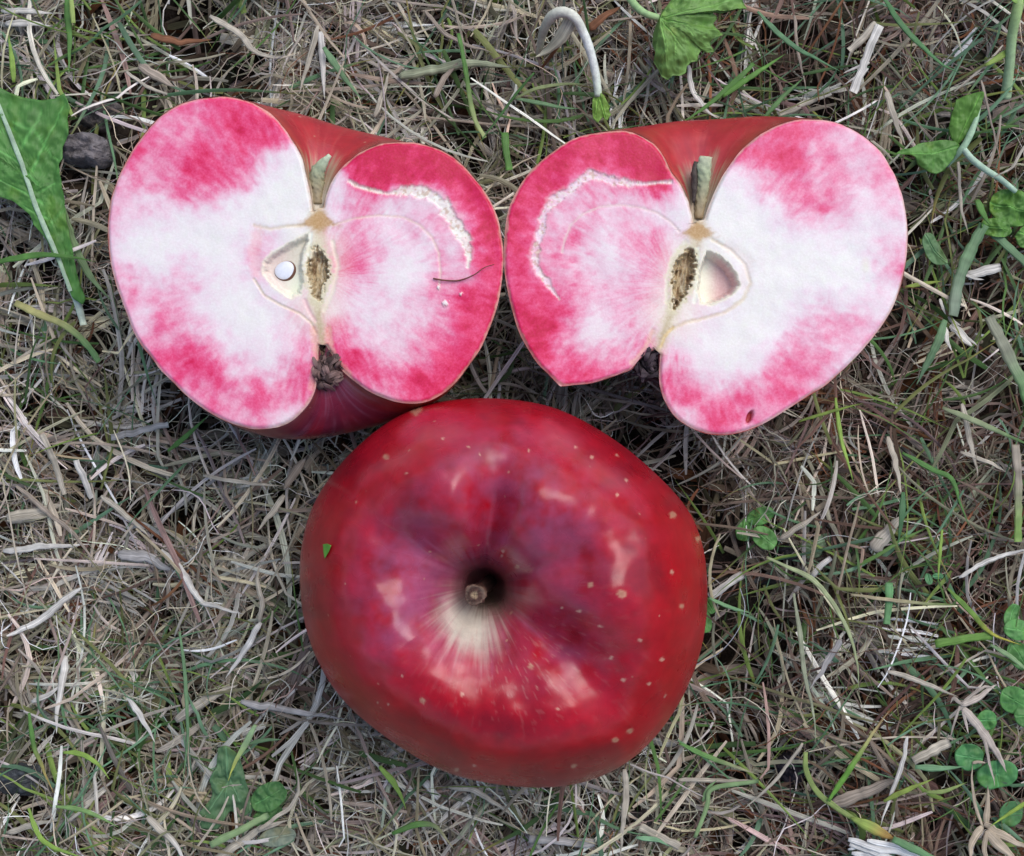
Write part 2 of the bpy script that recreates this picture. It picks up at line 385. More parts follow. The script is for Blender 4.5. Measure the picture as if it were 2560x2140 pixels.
    # colours of the skin, with some sky sheen painted in
    red = np.tile(np.array([.36, .0015, .009]), (NJ, NT, 1))
    wn_ = fbm(PX/95., PY/95., 12, 4); ang = TT
    c = mixc(red, (.16, .0015, .008), sstep(.42, .75, wn_)*.6)
    c = mixc(c, (.39, .003, .013), sstep(.5, .8, fbm(PX/140., PY/140., 71, 3))*.6)
    # purplish bloomy wine patches, with lilac sky reflection painted into the colour
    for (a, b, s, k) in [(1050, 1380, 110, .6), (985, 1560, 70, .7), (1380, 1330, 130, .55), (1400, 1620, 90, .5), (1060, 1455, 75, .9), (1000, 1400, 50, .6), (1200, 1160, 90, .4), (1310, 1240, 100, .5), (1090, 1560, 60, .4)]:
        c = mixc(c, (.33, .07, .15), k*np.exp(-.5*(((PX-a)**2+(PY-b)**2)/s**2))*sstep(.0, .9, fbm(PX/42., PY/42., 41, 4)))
    # radial streaks spilling out of the stem cavity
    st = fbm(ang*13, RH*3.0, 5, 3); st2 = fbm(ang*26, RH*5, 9, 3)
    reach = .17+.15*np.exp(-.5*((((ang-R(-105)+math.pi) % (2*math.pi)-math.pi))/.6)**2)+.10*np.exp(-.5*((((ang-R(165)+math.pi) % (2*math.pi)-math.pi))/.5)**2)
    cav = 1-sstep(.35, 1.35, RH/reach+(st-.5)*1.5+(st2-.5)*.8)
    cav = cav*UPm*(1-.8*dn(R(40), .9))*(.45+.9*fbm(PX/60., PY/60., 88, 3))
    c = mixc(c, (.46, .12, .20), cav*.7)
    pale = np.exp(-.5*((((PX-1172)*.8+(PY-1565)*-.15)/44)**2+((PY-1560)/60)**2))
    pale0 = np.exp(-.5*(((PX-1168)/75)**2+((PY-1590)/85)**2)); pale = sstep(.12, .95, pale+(st2-.5)*.45+(st-.5)*.2)*UPm
    c = mixc(c, (.60, .18, .24), sstep(.10, .9, pale0*(1+(st2-.5)*.9+(st-.5)*.5))*.42*UPm); c = mixc(c, (.66, .60, .50), pale)
    ol = (1-sstep(.05, .22, RH+(st-.5)*.13+(st2-.5)*.08))*UPm*(.25+.75*dn(R(-85), .9)); c = mixc(c, (.27, .24, .16), ol*.85)
    # short pale dashes below the cavity
    dash = sstep(.68, .76, fbm(ang*40, RH*24, 15, 2))*np.exp(-.5*((RH-.42)/.16)**2)*dn(R(-75), .7)*UPm
    c = mixc(c, (.50, .20, .18), dash*.35)
    # underside greener/dull
    # lenticels
    spots = [(965, 1143, 9), (1682, 1287, 11), (1554, 1485, 14), (1476, 1462, 9), (1057, 1752, 9), (1040, 1024, 18), (1745, 1348, 8), (1704, 1515, 8), (1575, 1828, 9), (1537, 1850, 9),
             (1140, 1925, 8), (1186, 1914, 5), (1434, 1915, 7), (1293, 1417, 7), (1257, 1378, 5), (1543, 1238, 6), (1566, 1200, 5), (1543, 1138, 4), (1439, 1118, 5), (1172, 1118, 4),
             (1015, 1182, 4), (1107, 1096, 4), (1322, 1126, 4), (1680, 1430, 6), (1528, 1645, 6), (1500, 1566, 5), (1405, 1520, 4), (1447, 1528, 5), (1655, 1648, 6), (1600, 1600, 5), (1622, 1710, 6),
             (1327, 1665, 9), (1343, 1720, 5), (1395, 1772, 5), (1155, 1735, 6), (970, 1760, 4), (945, 1757, 3), (1005, 1690, 3), (1480, 1143, 5), (1200, 1135, 4), (1560, 1700, 6), (1663, 1740, 5), (1255, 1390, 4)]
    near = UPm
    for (a, b, r) in spots:
        dd = np.hypot(PX-a, (PY-b)*1.1)+(vnoise(PX/5., PY/5., 3)-.5)*r*.5
        ring = sstep(r*1.05, r*.55, dd)*near
        c = mixc(c, (.50, .27, .17) if r > 6 else (.6, .33, .24), ring*.72)
        if r > 8: c = mixc(c, (.30, .10, .05), sstep(r*.5, r*.2, dd)*near*.4)
    V = P.reshape(-1, 3); idx = np.arange(NJ*NT).reshape(NJ, NT); nx = np.roll(idx, -1, 1)
    F = np.stack([idx[:-1], idx[1:], nx[1:], nx[:-1]], -1).reshape(-1, 4)
    base = W(1258, 1480, 0)
    t = empty('whole_apple', base, 'glossy dark red whole apple seen from its stem end, below the two cut halves', 'apple')
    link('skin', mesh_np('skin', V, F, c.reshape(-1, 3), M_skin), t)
    # stub of stalk
    a = W(1232, 1446, 2.6); b = W(1186, 1488, 5.25); a = np.array(a); b = np.array(b)
    ax = (b-a)/np.linalg.norm(b-a); u = np.cross(ax, [0, 0, 1]); u /= np.linalg.norm(u); v = np.cross(ax, u)
    rows = []; cols = []
    for k, (s, r) in enumerate([(0, .14), (.25, .15), (.5, .16), (.7, .185), (.85, .225), (.94, .24), (.985, .23), (1.0, .195), (.985, .15), (1.0, .10), (.975, .05), (.98, .01)]):
        for q in range(28):
            an = q/28*2*math.pi; rrn = .86*r*(1+.10*math.sin(3*an+k)+rng.normal(0, .05))
            rows.append(a+(b-a)*s+(u*math.cos(an)+v*math.sin(an))*rrn)
            cc = np.array([.07, .04, .03]) if k < 5 else (np.array([.22, .14, .10]) if k in (6, 7) else np.array([.11, .05, .035]))
            if k >= 10: cc = np.array([.5, .36, .22])
            cols.append(cc*rng.uniform(.45, 1.0))
    idx = np.arange(12*28).reshape(12, 28); nx = np.roll(idx, -1, 1)
    F = np.stack([idx[:-1], nx[:-1], nx[1:], idx[1:]], -1).reshape(-1, 4)
    link('stalk', mesh_np('stalk', rows, F, np.array(cols), M_wood), t)
    return PX[UPm], PY[UPm], ZZ[UPm]
AP = make_whole_apple()

# ------------------------------------------------------------------ apple halves
def zoomer(s, ox, oy): return lambda pts: np.array([(a/s+ox, b/s+oy) for a, b in pts], float)
ZL = zoomer(1.9287, 220, 200); ZR = zoomer(1.9444, 1220, 260)
def dist_poly(PX, PY, poly):
    d = np.full(PX.shape, 1e9); tt = np.zeros(PX.shape)
    for i in range(len(poly)-1):
        a, b = poly[i], poly[i+1]; ab = b-a; l2 = (ab**2).sum()+1e-9
        t = np.clip(((PX-a[0])*ab[0]+(PY-a[1])*ab[1])/l2, 0, 1)
        dd = np.hypot(PX-a[0]-t*ab[0], PY-a[1]-t*ab[1]); m = dd < d
        d = np.where(m, dd, d); tt = np.where(m, (i+t)/(len(poly)-1), tt)
    return d, tt
def inside(PX, PY, poly):
    r = np.zeros(PX.shape, bool); n = len(poly)
    for i in range(n):
        x1, y1 = poly[i]; x2, y2 = poly[(i+1) % n]
        c = ((y1 > PY) != (y2 > PY)) & (PX < (x2-x1)*(PY-y1)/(y2-y1+1e-12)+x1); r ^= c
    return r
def sdf(PX, PY, poly):
    d, _ = dist_poly(PX, PY, np.vstack([poly, poly[:1]])); return np.where(inside(PX, PY, poly), -d, d)
def grid_level(PX, PY, rows, x0, y0, sig=28.):
    num = np.zeros(PX.shape); den = np.full(PX.shape, 1e-12)
    for j, r in enumerate(rows):
        for i, ch in enumerate(r):
            if ch == '.': continue
            w = np.exp(-.5*((PX-x0-50*i)**2+(PY-y0-50*j)**2)/sig**2)+1e-9; num += w*int(ch); den += w
    return num/den
RAMP = np.array([[.76, .745, .665], [.76, .70, .675], [.76, .62, .645], [.755, .51, .575], [.75, .39, .49], [.75, .265, .385], [.73, .135, .27], [.71, .058, .17], [.64, .019, .10], [.53, .004, .055]])
def ramp(l):
    l = np.clip(l, 0, 8.999); i = l.astype(int); f = (l-i)[..., None]; return RAMP[i]*(1-f)+RAMP[i+1]*f

def half_apple(name_label, Lz, Rz, zf, rows, gx0, gy0, feat, tilt, skinfn, kdepth, pulls):
    n_out = 440
    Lp = spline(Lz, n_out); Rp = spline(Rz, n_out)
    n_ax = 150
    A0 = (Lp[0]+Rp[0])/2; A1 = (Lp[-1]+Rp[-1])/2
    zat = lambda PX, PY: zf+tilt[0]*(PX-A0[0])/125+tilt[1]*(A0[1]-PY)/125
    VV, FF, CC = [], [], []; o = 0
    side_k = .13; big = Lp if Lp[:, 0].mean() < 700 else Rp
    for P in (Lp, Rp):
        tax = np.linspace(0, 1, n_ax)[1:-1, None]; axis = A1*(1-tax)+A0*tax
        bd = np.vstack([P, A1[None], axis, A0[None]]); NB = len(bd); NR = 84
        c = P.mean(0)*.75+.25*(A0+A1)/2
        k = (np.arange(1, NR+1)/NR)**.8
        G = c+(bd[None]-c)*k[:, None, None]
        PX = np.concatenate([[c[0]], G[..., 0].ravel()]); PY = np.concatenate([[c[1]], G[..., 1].ravel()])
        isout = np.zeros((NR, NB)); 
        dl, _ = dist_poly(PX, PY, Lp[::6]); dr, _ = dist_poly(PX, PY, Rp[::6]); edge = np.minimum(dl, dr)
        wx = PX+(fbm(PX/26., PY/26., 3, 4)-.5)*52; wy = PY+(fbm(PX/26.+9, PY/26., 4, 4)-.5)*52
        lv = grid_level(wx, wy, rows, gx0, gy0)
        # short fibres running outward from the core
        lv = lv*(1.02-side_k*(1 if P is big else 0))+.45
        lv = lv+(fbm(PX/14., PY/14., 6, 3)-.5)*1.2+(fbm(PX/45., PY/45., 16, 3)-.5)*2.2*sstep(0, 3, lv)
        fa = np.arctan2(PY-(A0[1]+A1[1])/2, PX-(A0[0]+A1[0])/2); fr = np.hypot(PY-(A0[1]+A1[1])/2, PX-(A0[0]+A1[0])/2)
        lv = lv+(fbm(fa*34, fr/26., 61, 3)-.5)*2.6*sstep(.3, 4, lv)+(fbm(PX/75.+5, PY/75., 93, 3)-.5)*2.4*sstep(.2, 3, lv)
        # push mid tones apart a little
        lv = lv+.25*np.sin(lv/2.2)
        col = ramp(lv); dz = (fbm(PX/90., PY/90., 14, 3)-.5)*.05
        col, dz = feat(PX, PY, col, dz)
        rim = sstep(7, 1.5, edge*(.55+.9*fbm(PX/60., PY/60., 27, 2))+(vnoise(PX/9., PY/9., 2)-.5)*4)
        far = np.minimum(np.hypot(PX-A0[0], PY-A0[1]), 9e9) > 0
        col = mixc(col, (.66, .46, .34), rim*.6)
        dz = dz-sstep(9, 0, edge)*(.03+.07*fbm(PX/40., PY/40., 28, 3))
        V = W(PX, PY, np.full(PX.shape, zf)); V[:, 2] = zat(PX, PY)+dz
        idx = 1+np.arange(NR*NB).reshape(NR, NB); nx = np.roll(idx, -1, 1)
        Q = np.stack([idx[:-1], nx[:-1], nx[1:], idx[1:]], -1).reshape(-1, 4)
        T3 = np.stack([np.zeros(NB, int), nx[0], idx[0], np.zeros(NB, int)], -1)
        VV.append(V); CC.append(col); FF.append((Q+o, T3+o)); o += len(V)
    V = np.vstack(VV); C = np.vstack(CC)
    Q = np.vstack([FF[0][0], FF[1][0]]); T3 = np.vstack([FF[0][1], FF[1][1]])[:, :3]
    tri = np.vstack([Q[:, [0, 1, 2]], Q[:, [0, 2, 3]], T3])
    # all facets up
    a, b, c_ = V[tri[:, 0]], V[tri[:, 1]], V[tri[:, 2]]
    nz = np.cross(b-a, c_-a)[:, 2]; tri[nz < 0] = tri[nz < 0][:, ::-1]
    mid = (A0+A1)/2
    t = empty('apple_half', W(mid[0], mid[1], 0), name_label[0], name_label[1], 'halves of the cut apple')
    me = mesh_np('cut_face', V, tri, C, M_flesh)
    bm = bmesh.new(); bm.from_mesh(me); bmesh.ops.remove_doubles(bm, verts=bm.verts, dist=1e-6); bm.to_mesh(me); bm.free()
    link('cut_face', me, t)
    # skin: swing the outline of one lobe round the core to the other
    ns, nph = 300, 110
    L = spline(Lz, ns); Rr_ = spline(Rz, ns); ph = np.linspace(0, math.pi, nph)
    Lw = W(L[:, 0], L[:, 1], np.full(ns, zf)); Rw = W(Rr_[:, 0], Rr_[:, 1], np.full(ns, zf))
    Lw[:, 2] = zat(L[:, 0], L[:, 1])-.05; Rw[:, 2] = zat(Rr_[:, 0], Rr_[:, 1])-.05
    Mm = (Lw+Rw)/2; D = (Lw-Rw)/2; rad = np.linalg.norm(D, axis=1)
    S, PH = np.meshgrid(np.linspace(0, 1, ns), ph, indexing='ij')
    cs, sn = np.cos(PH), np.sin(PH)
    P = Mm[:, None]-D[:, None]*cs[..., None]
    P[..., 2] -= sn*rad[:, None]*kdepth*(1+.05*np.sin(PH*5+1)*sn)
    P[..., 1] += sn*(pulls[0]*sstep(.75, .45, S)*sstep(0, .1, S)+pulls[1]*sstep(.55, .85, S)*(1-.4*sstep(.93, 1, S)))
    sgn = np.where(L[:, 0].mean() < Rr_[:, 0].mean(), 1, -1)
    out = np.abs(np.cos(PH))**.5
    col = skinfn(S, PH, P)
    idx = np.arange(ns*nph).reshape(ns, nph)
    F = np.stack([idx[:-1, :-1], idx[:-1, 1:], idx[1:, 1:], idx[1:, :-1]], -1).reshape(-1, 4)
    link('skin', mesh_np('skin', P.reshape(-1, 3), F, col.reshape(-1, 3), M_skin), t)
    return t

rowsL = [  # 50 px steps, 0 white .. 9 crimson, from x=250 y=250
 '.....7788............',
 '..77766898...........',
 '..74465898.6.99988...',
 '.375687631001999999..',
 '.34657761001.99998889',
 '.33234210000.24321189',
 '.3121110000.013234588',
 '3200000132001452223178'[:21],
 '.10131013100.55311437',
 '.441421131.1.34202547',
 '.5334210113.2232134878'[:21],
 '.3365210012.2411224788'[:21],
 '..35662111411732356788'[:21],
 '..377862115.18743578.',
 '...4677463.7.65687...',
 '....4575864.4.4466...',
 '......4462...........']
def rl(s, n=21): return (s+'.'*n)[:n]
def place(pairs, x0, n=23):
    r = ['.']*n
    for x, v in pairs: r[int(round((x-x0)/50))] = str(v)
    return ''.join(r)
def seq(x, s): return [(x+50*i, c) for i, c in enumerate(s) if c != '.']
GL = [seq(500, '7788'), seq(350, '7766898'), seq(350, '74465898')+seq(950, '9998'), seq(300, '47568763100')[:10]+seq(900, '999999'),
      seq(300, '3465776100')+seq(850, '19999889'), seq(300, '3323421000')+seq(850, '24321189'), seq(300, '312111000 0'.replace(' ', ''))+seq(850, '132345489'),
      seq(250, '32000001320')+seq(850, '452223179'), seq(300, '101310131')+seq(850, '553114378'), seq(300, '441421130')+seq(850, '342025468'),
      seq(300, '5334210113')+seq(800, '2232134878'), seq(300, '3365210012')+seq(850, '41122478'), seq(350, '356621114')+seq(850, '73235678'),
      seq(350, '377862115')+seq(850, '8743578'), seq(400, '46774637')+seq(900, '65687'), seq(450, '4575864')+seq(950, '466'), seq(500, '44462')]
GR = [seq(1950, '7765'), seq(1400, '889997')+seq(1900, '678544'), seq(1350, '8899999')+seq(1850, '67874735'), seq(1300, '888645893')+seq(1800, '1135755366'),
      seq(1300, '874333221')+seq(1800, '0015775333'), seq(1300, '853332221')+seq(1800, '0002433211'), seq(1300, '834533451')+seq(1800, '0000011123'),
      seq(1250, '773521133')+seq(1850, '000000026'), seq(1300, '75642233')+seq(1850, '100000015'), seq(1300, '76532343')+seq(1800, '1000131232'),
      seq(1300, '88731332')+seq(1700, '12100043543'), seq(1300, '8842114')+seq(1700, '31000255545'), seq(1350, '865455')+seq(1700, '3100266443'),
      seq(1400, '676')+seq(1650, '6732157763'), seq(1700, '66677653'), seq(1700, '247764'), seq(1800, '44')]
rowsL = [place(r, 250) for r in GL]; rowsR = [place(r, 1250) for r in GR]

LL = ZL([(1085,625),(1075,560),(1055,470),(1035,380),(1005,320),(965,260),(925,205),(880,160),(830,125),(770,98),(700,80),(620,76),(540,85),(460,105),(390,140),(320,195),(265,260),(215,330),(170,410),
 (135,490),(108,570),(95,660),(92,750),(98,830),(110,900),(130,980),(155,1050),(185,1130),(215,1210),(255,1280),(300,1335),(350,1400),(410,1460),(470,1520),(540,1575),(620,1625),(700,1660),(780,1682),
 (850,1683),(920,1672),(980,1645),(1030,1600),(1070,1550),(1095,1490),(1105,1420),(1110,1350),(1112,1300),(1113,1275)])
LR = ZL([(1130,612),(1150,545),(1175,485),(1210,435),(1260,385),(1320,342),(1390,310),(1450,298),(1520,295),(1600,302),(1680,325),(1760,365),(1830,430),(1890,500),(1940,580),(1975,660),(1995,750),
 (2005,850),(1998,950),(1985,1040),(1965,1120),(1935,1200),(1895,1290),(1840,1370),(1780,1450),(1720,1505),(1650,1545),(1580,1560),(1500,1555),(1430,1535),(1360,1505),(1300,1465),(1250,1425),
 (1215,1390),(1190,1350),(1165,1310),(1145,1278)])
RL = ZR([(1000,575),(985,505),(960,430),(925,370),(890,320),(860,260),(820,205),(770,165),(720,140),(650,127),(580,128),(500,140),(420,165),(350,205),(280,255),(220,310),(170,370),(130,440),(100,510),
 (85,590),(78,680),(78,770),(85,850),(100,930),(120,1010),(140,1080),(165,1140),(200,1200),(240,1260),(290,1310),(345,1366),(365,1372),(420,1366),(500,1358),(580,1335),(650,1310),(700,1290),(730,1250),(770,1215),(812,1192)])
RR = ZR([(1052,560),(1080,480),(1110,410),(1140,350),(1180,290),(1230,225),(1290,170),(1360,125),(1430,92),(1510,72),(1600,70),(1690,85),(1770,115),(1840,160),(1900,215),(1950,285),(1990,360),
 (2020,450),(2038,540),(2045,630),(2040,720),(2030,800),(2010,890),(1975,980),(1930,1060),(1870,1140),(1800,1220),(1720,1300),(1640,1370),(1560,1420),(1480,1470),(1400,1520),(1320,1565),(1240,1595),
 (1150,1610),(1060,1602),(980,1570),(920,1530),(880,1480),(850,1420),(835,1360),(833,1290),(838,1215)])

def core_common(PX, PY, col, dz, axis, star, star_w, void, pocket, pocket_col, pocket_depth, lines, torn, torn_w, torn_col):
    n1 = fbm(PX/7., PY/7., 61, 3); n2 = fbm((PX+PY*.12)/5., PY/26., 62, 4)
    d, t = dist_poly(PX, PY, axis)
    col = mixc(col, (.78, .70, .52), sstep(110, 8, d)*.5*sstep(.1, .35, t)*sstep(1.0, .7, t))
    col = mixc(col, (.60, .52, .33), sstep(30, 4, d+(n1-.5)*16)*.7)
    col = mixc(col, (.42, .33, .17), sstep(11, 2, d+(n1-.5)*8)*.55*sstep(.35, .9, t))
    for ln, wd, cc, k in lines:
        d, t = dist_poly(PX, PY, ln); col = mixc(col, cc, sstep(wd, wd*.2, d+(n1-.5)*wd*.8)*k); dz = dz-sstep(wd, 0, d)*.012
    # warm browned star where the stalk strands enter
    dx, dy = PX-star[0], PY-star[1]
    s = np.exp(-.5*((dx/star_w[0])**2+(dy/star_w[1])**2))+.8*np.exp(-.5*((dx/(star_w[0]*2.6))**2+((dy-np.abs(dx)*.25)/(star_w[1]*.35))**2))
    col = mixc(col, (.46, .27, .10), sstep(.2, .95, s+(n1-.5)*.6)*.9)
    # pocket of the seed chamber
    sp = sdf(PX, PY, pocket)+(n1-.5)*6
    col = mixc(col, (.78, .74, .56), sstep(9, 1, np.abs(sp))*.75)
    ins = sstep(1, -6, sp); pc = pocket_col(PX, PY); col = col*(1-ins[..., None])+pc*ins[..., None]
    dz = dz-pocket_depth*sstep(3, -13, sp)
    # torn brown middle
    sv = sdf(PX, PY, void)+5+(n1-.5)*22
    col = mixc(col, (.66, .60, .40), sstep(16, 2, sv)*.85)
    br = mixc(np.tile([.42, .32, .18], PX.shape+(1,)), (.23, .14, .075), sstep(.46, .66, n2+(n1-.5)*.25)*.85); br = mixc(br, (.56, .48, .33), sstep(.58, .72, fbm((PX+PY*.12)/4., PY/30., 67, 3))*.8)
    ins = sstep(2, -4, sv); col = col*(1-ins[..., None])+br*ins[..., None]
    dz = dz-sstep(2, -14, sv)*(.22+.2*(n2-.5))
    # torn ledge
    d, t = dist_poly(PX, PY, torn); wv = np.interp(t, np.linspace(0, 1, len(torn_w)), torn_w)
    d = d+(fbm(PX/13., PY/13., 64, 4)-.5)*wv*1.5
    k = sstep(1.1, .8, d/wv); col = mixc(col, torn_col, k*(.45+.5*fbm(PX/24., PY/24., 69, 3))); col = mixc(col, (.74, .52, .52), sstep(1.9, 1.1, d/wv)*(1-k)*.35)
    cr = k*sstep(.5, .62, fbm(PX/7., PY/7., 68, 3)); col = mixc(col, (.80, .79, .66), cr*.5); spk = sstep(.66, .74, vnoise(PX/6., PY/6., 65))*k; col = mixc(col, (.50, .30, .18), spk*.55)
    dz = dz-k*(.03-.02*(fbm(PX/13., PY/13., 66, 3)-.5))
    return col, dz

def featL(PX, PY, col, dz):
    axis = ZL([(1108, 600), (1110, 700), (1115, 800), (1110, 950), (1105, 1080), (1115, 1180), (1130, 1290)])
    pocket = ZL([(1062,738),(1010,768),(950,800),(890,835),(850,875),(842,925),(870,970),(925,1020),(980,1052),(1022,1030),(1040,970),(1030,900),(1040,830),(1062,780)])
    void = ZL([(1100,790),(1140,815),(1172,880),(1172,950),(1150,1010),(1125,1070),(1100,1095),(1078,1050),(1050,980),(1045,920),(1060,860),(1078,810)])
    def pc(X, Y):
        zx = (X-220)*1.9287
        c = mixc(np.tile([.76, .64, .56], X.shape+(1,)), (.74, .75, .58), sstep(900, 1010, zx)); return mixc(c, (.50, .33, .30), sstep(955, 830, (Y-200)*1.9287+ (zx-900)*-.4)*.35)
    g = (.66, .54, .34); pk = (.74, .36, .30)
    lines = [(ZL([(1040,700),(960,705),(880,718),(800,700)]), 7, g, .55), (ZL([(1180,700),(1280,668),(1400,652),(1520,660),(1600,700),(1660,760),(1690,830),(1700,930),(1690,1010)]), 4.5, (.74,.55,.45), .7),
             (ZL([(800,960),(850,1040),(930,1085),(1020,1125),(1075,1170),(1100,1220)]), 6, g, .55), (ZL([(1045,1060),(1065,1110),(1095,1160)]), 8, (.72,.42,.42), .6),
             (ZL([(1160,1200),(1170,1290),(1210,1370),(1260,1420)]), 12, pk, .7), (ZL([(1090,1200),(1100,1290),(1095,1400),(1080,1480)]), 14, pk, .6),
             (ZL([(1180,780),(1205,900),(1180,1020),(1140,1110)]), 9, (.78,.70,.52), .6), (ZL([(1075,740),(1060,900)]), 7, (.80,.82,.70), .8),
             (ZL([(820,740),(800,830),(820,920)]), 26, (.80,.42,.42), .45)]
    torn = ZL([(1258,487),(1300,512),(1360,530),(1440,548),(1520,535),(1600,535),(1660,560),(1720,610),(1760,670),(1795,730),(1825,790),(1835,850),(1830,900)])
    col, dz = core_common(PX, PY, col, dz, axis, ZL([(1110,675)])[0], (17, 26), void, pocket, pc, .17, lines, torn, [3, 5, 4, 4, 11, 15, 16, 16, 16, 14, 12, 8, 4], (.80, .81, .70))
    for (a, b, s) in [(1725, 1075, 9), (1800, 1030, 5), (1690, 1000, 5)]:
        q = ZL([(a, b)])[0]; d = np.hypot(PX-q[0], PY-q[1])+(vnoise(PX/4., PY/4., 9)-.5)*9; k = sstep(s, s*.4, d); col = mixc(col, (.82, .74, .70), k); dz = dz+k*.05
    return col, dz
def featR(PX, PY, col, dz):
    axis = ZR([(1028, 530), (1015, 640), (985, 760), (940, 900), (895, 1010), (860, 1100), (828, 1195)])
    pocket = ZR([(1062,715),(1110,728),(1165,772),(1208,830),(1222,880),(1195,920),(1140,950),(1080,975),(1035,965),(1018,900),(1030,800)])
    void = ZR([(958,690),(1012,690),(1022,780),(1012,850),(985,915),(930,985),(905,1012),(885,1005),(888,930),(880,830),(905,750)])
    def pc(X, Y):
        zx = (X-1220)*1.9444; return mixc(np.tile([.79, .77, .64], X.shape+(1,)), (.68, .45, .43), sstep(1060, 1150, zx))
    g = (.68, .54, .32)
    lines = [(ZR([(880,1100),(960,1062),(1060,1040),(1160,1010),(1240,950),(1275,870),(1250,780),(1180,710),(1090,660)]), 8, g, .5), (ZR([(840,1180),(860,1130),(900,1085)]), 6, (.7,.52,.25), .8),
             (ZR([(930,620),(890,575),(820,528),(740,503),(640,490),(540,500),(460,535),(405,585),(375,650),(360,720)]), 4.5, (.72,.55,.50), .7),
             (ZR([(1020,700),(1020,850),(1005,960)]), 9, (.80,.80,.66), .85), (ZR([(960,670),(900,740),(870,850),(870,960)]), 10, (.74,.70,.52), .7),
             (ZR([(1170,700),(1260,760),(1240,880)]), 24, (.78,.66,.60), .5), (ZR([(800,1100),(770,1180),(700,1260)]), 10, (.76,.50,.36), .6)]
    torn = ZR([(890,378),(830,380),(760,388),(690,385),(620,378),(560,355),(500,345),(440,385),(380,430),(320,470),(275,530),(262,600),(240,680),(228,750),(245,810),(285,860),(315,910),(350,950)])
    col, dz = core_common(PX, PY, col, dz, axis, ZR([(1022,615)])[0], (15, 24), void, pocket, pc, .42, lines, torn, [5, 3, 4, 7, 10, 9, 12, 8, 9, 12, 9, 10, 9, 12, 8, 7, 4, 2], (.78, .69, .72))
    q = ZR([(1272, 1522)])[0]; d = np.hypot((PX-q[0]+(PY-q[1])*.3)/8, (PY-q[1])/16); k = sstep(1.2, .7, d); col = mixc(col, (.34, .02, .03), k); dz = dz-k*.12
    q = ZR([(1835, 785)])[0]; d = np.hypot((PX-q[0])/12, (PY-q[1])/22); col = mixc(col, (.72, .68, .52), sstep(1.4, 0, d)*.55)
    return col, dz

def skin_cols(seed, tanreach, calyx_col):
    def f(S, PH, P):
        st = fbm(PH*4, S*9, seed, 4); st2 = fbm(PH*11, S*16, seed+5, 4)
        c = np.tile(np.array([.32, .010, .014]), S.shape+(1,))
        c = mixc(c, (.19, .008, .016), sstep(.4, .7, st)*.8)
        c = mixc(c, (.42, .09, .07), sstep(.5, .85, st2)*.4*sstep(.32, .12, S))
        c = mixc(c, (.48, .045, .06), sstep(.34, .10, S)*.5)
        k = 1-sstep(tanreach*.6, tanreach*1.35, S+(st-.5)*.08+(st2-.5)*.05)
        c = mixc(c, (.36, .27, .17), k*.9); c = mixc(c, (.55, .50, .38), (1-sstep(.0, tanreach*.9, S+(st2-.5)*.05))*.7)
        k = sstep(.78, .93, S+(st-.5)*.08); c = mixc(c, calyx_col, k*.8)
        c = mixc(c, (.26, .10, .16), sstep(.5, .85, st2)*k*.45)
        side = np.abs(np.cos(PH))**14; c = mixc(c, (.36, .20, .08), side*.12)
        return c
    return f
ZF = 3.75
left = half_apple(('apple half lying cut side up at left, white seed in its core', 'apple'), LL, LR, ZF, rowsL, 250, 250, featL, (.0, .0), skin_cols(3, .065, (.13, .02, .05)), .95, (.30, -.40))
right = half_apple(('apple half lying cut side up at right, with an empty seed pocket in its core', 'apple'), RL, RR, ZF, rowsR, 1250, 300, featR, (.0, .0), skin_cols(13, .06, (.16, .02, .04)), .95, (.50, 1.55))
left.name = 'apple_half'; 

def tube(path, radii, cols, mat, seg=10, flat=1.0, rough=.0, cap=True):
    P = np.asarray(path, float); n = len(P); T = np.gradient(P, axis=0); T /= np.linalg.norm(T, axis=1)[:, None]+1e-9
    up = np.array([0, 0, 1.]); rows = []; C = []
    for i in range(n):
        u = np.cross(T[i], up); 
        if np.linalg.norm(u) < .05: u = np.cross(T[i], [1, 0, 0])
        u /= np.linalg.norm(u); v = np.cross(u, T[i])
        for q in range(seg):
            a = q/seg*2*math.pi; r = radii[i]*(1+rng.normal(0, rough))
            rows.append(P[i]+(u*math.cos(a)+v*math.sin(a)*flat)*r); C.append(cols[i])
    idx = np.arange(n*seg).reshape(n, seg); nx = np.roll(idx, -1, 1)
    F = np.stack([idx[:-1], nx[:-1], nx[1:], idx[1:]], -1).reshape(-1, 4)
    rows.append(P[0]); rows.append(P[-1]); C += [cols[0], cols[-1]]; a, b = n*seg, n*seg+1
    F = np.vstack([F, np.stack([np.full(seg, a), nx[0], idx[0], idx[0]], -1), np.stack([np.full(seg, b), idx[-1], nx[-1], nx[-1]], -1)])
    tri = []
    for f in F:
        f = list(dict.fromkeys(f.tolist()))
        if len(f) == 4: tri += [(f[0], f[1], f[2]), (f[0], f[2], f[3])]
        else: tri.append(f)
    return np.array(rows), np.array(tri), np.array(C)
def tube_obj(name, pts, rad, col, mat, parent=None, n=24, **kw):
    """pts: (px,py,z) control points"""
    S = spline(pts, n); P = W(S[:, 0], S[:, 1], S[:, 2]); r = np.interp(np.linspace(0, 1, n), np.linspace(0, 1, len(rad)), rad)
    col = np.asarray(col, float); col = col[None] if col.ndim == 1 else col
    C = np.stack([np.interp(np.linspace(0, 1, n), np.linspace(0, 1, len(col)), col[:, k]) for k in range(3)], 1)
    V, F, C = tube(P, r, C*rng.uniform(.9, 1.1, (n, 1)), mat, **kw)
    me = mesh_np(name, V, F, C, mat)
    return link(name, me, parent, None if parent else P[0]*np.array([1, 1, 1]))

def zp(fn, x, y, z): q = fn([(x, y)])[0]; return (q[0], q[1], z)
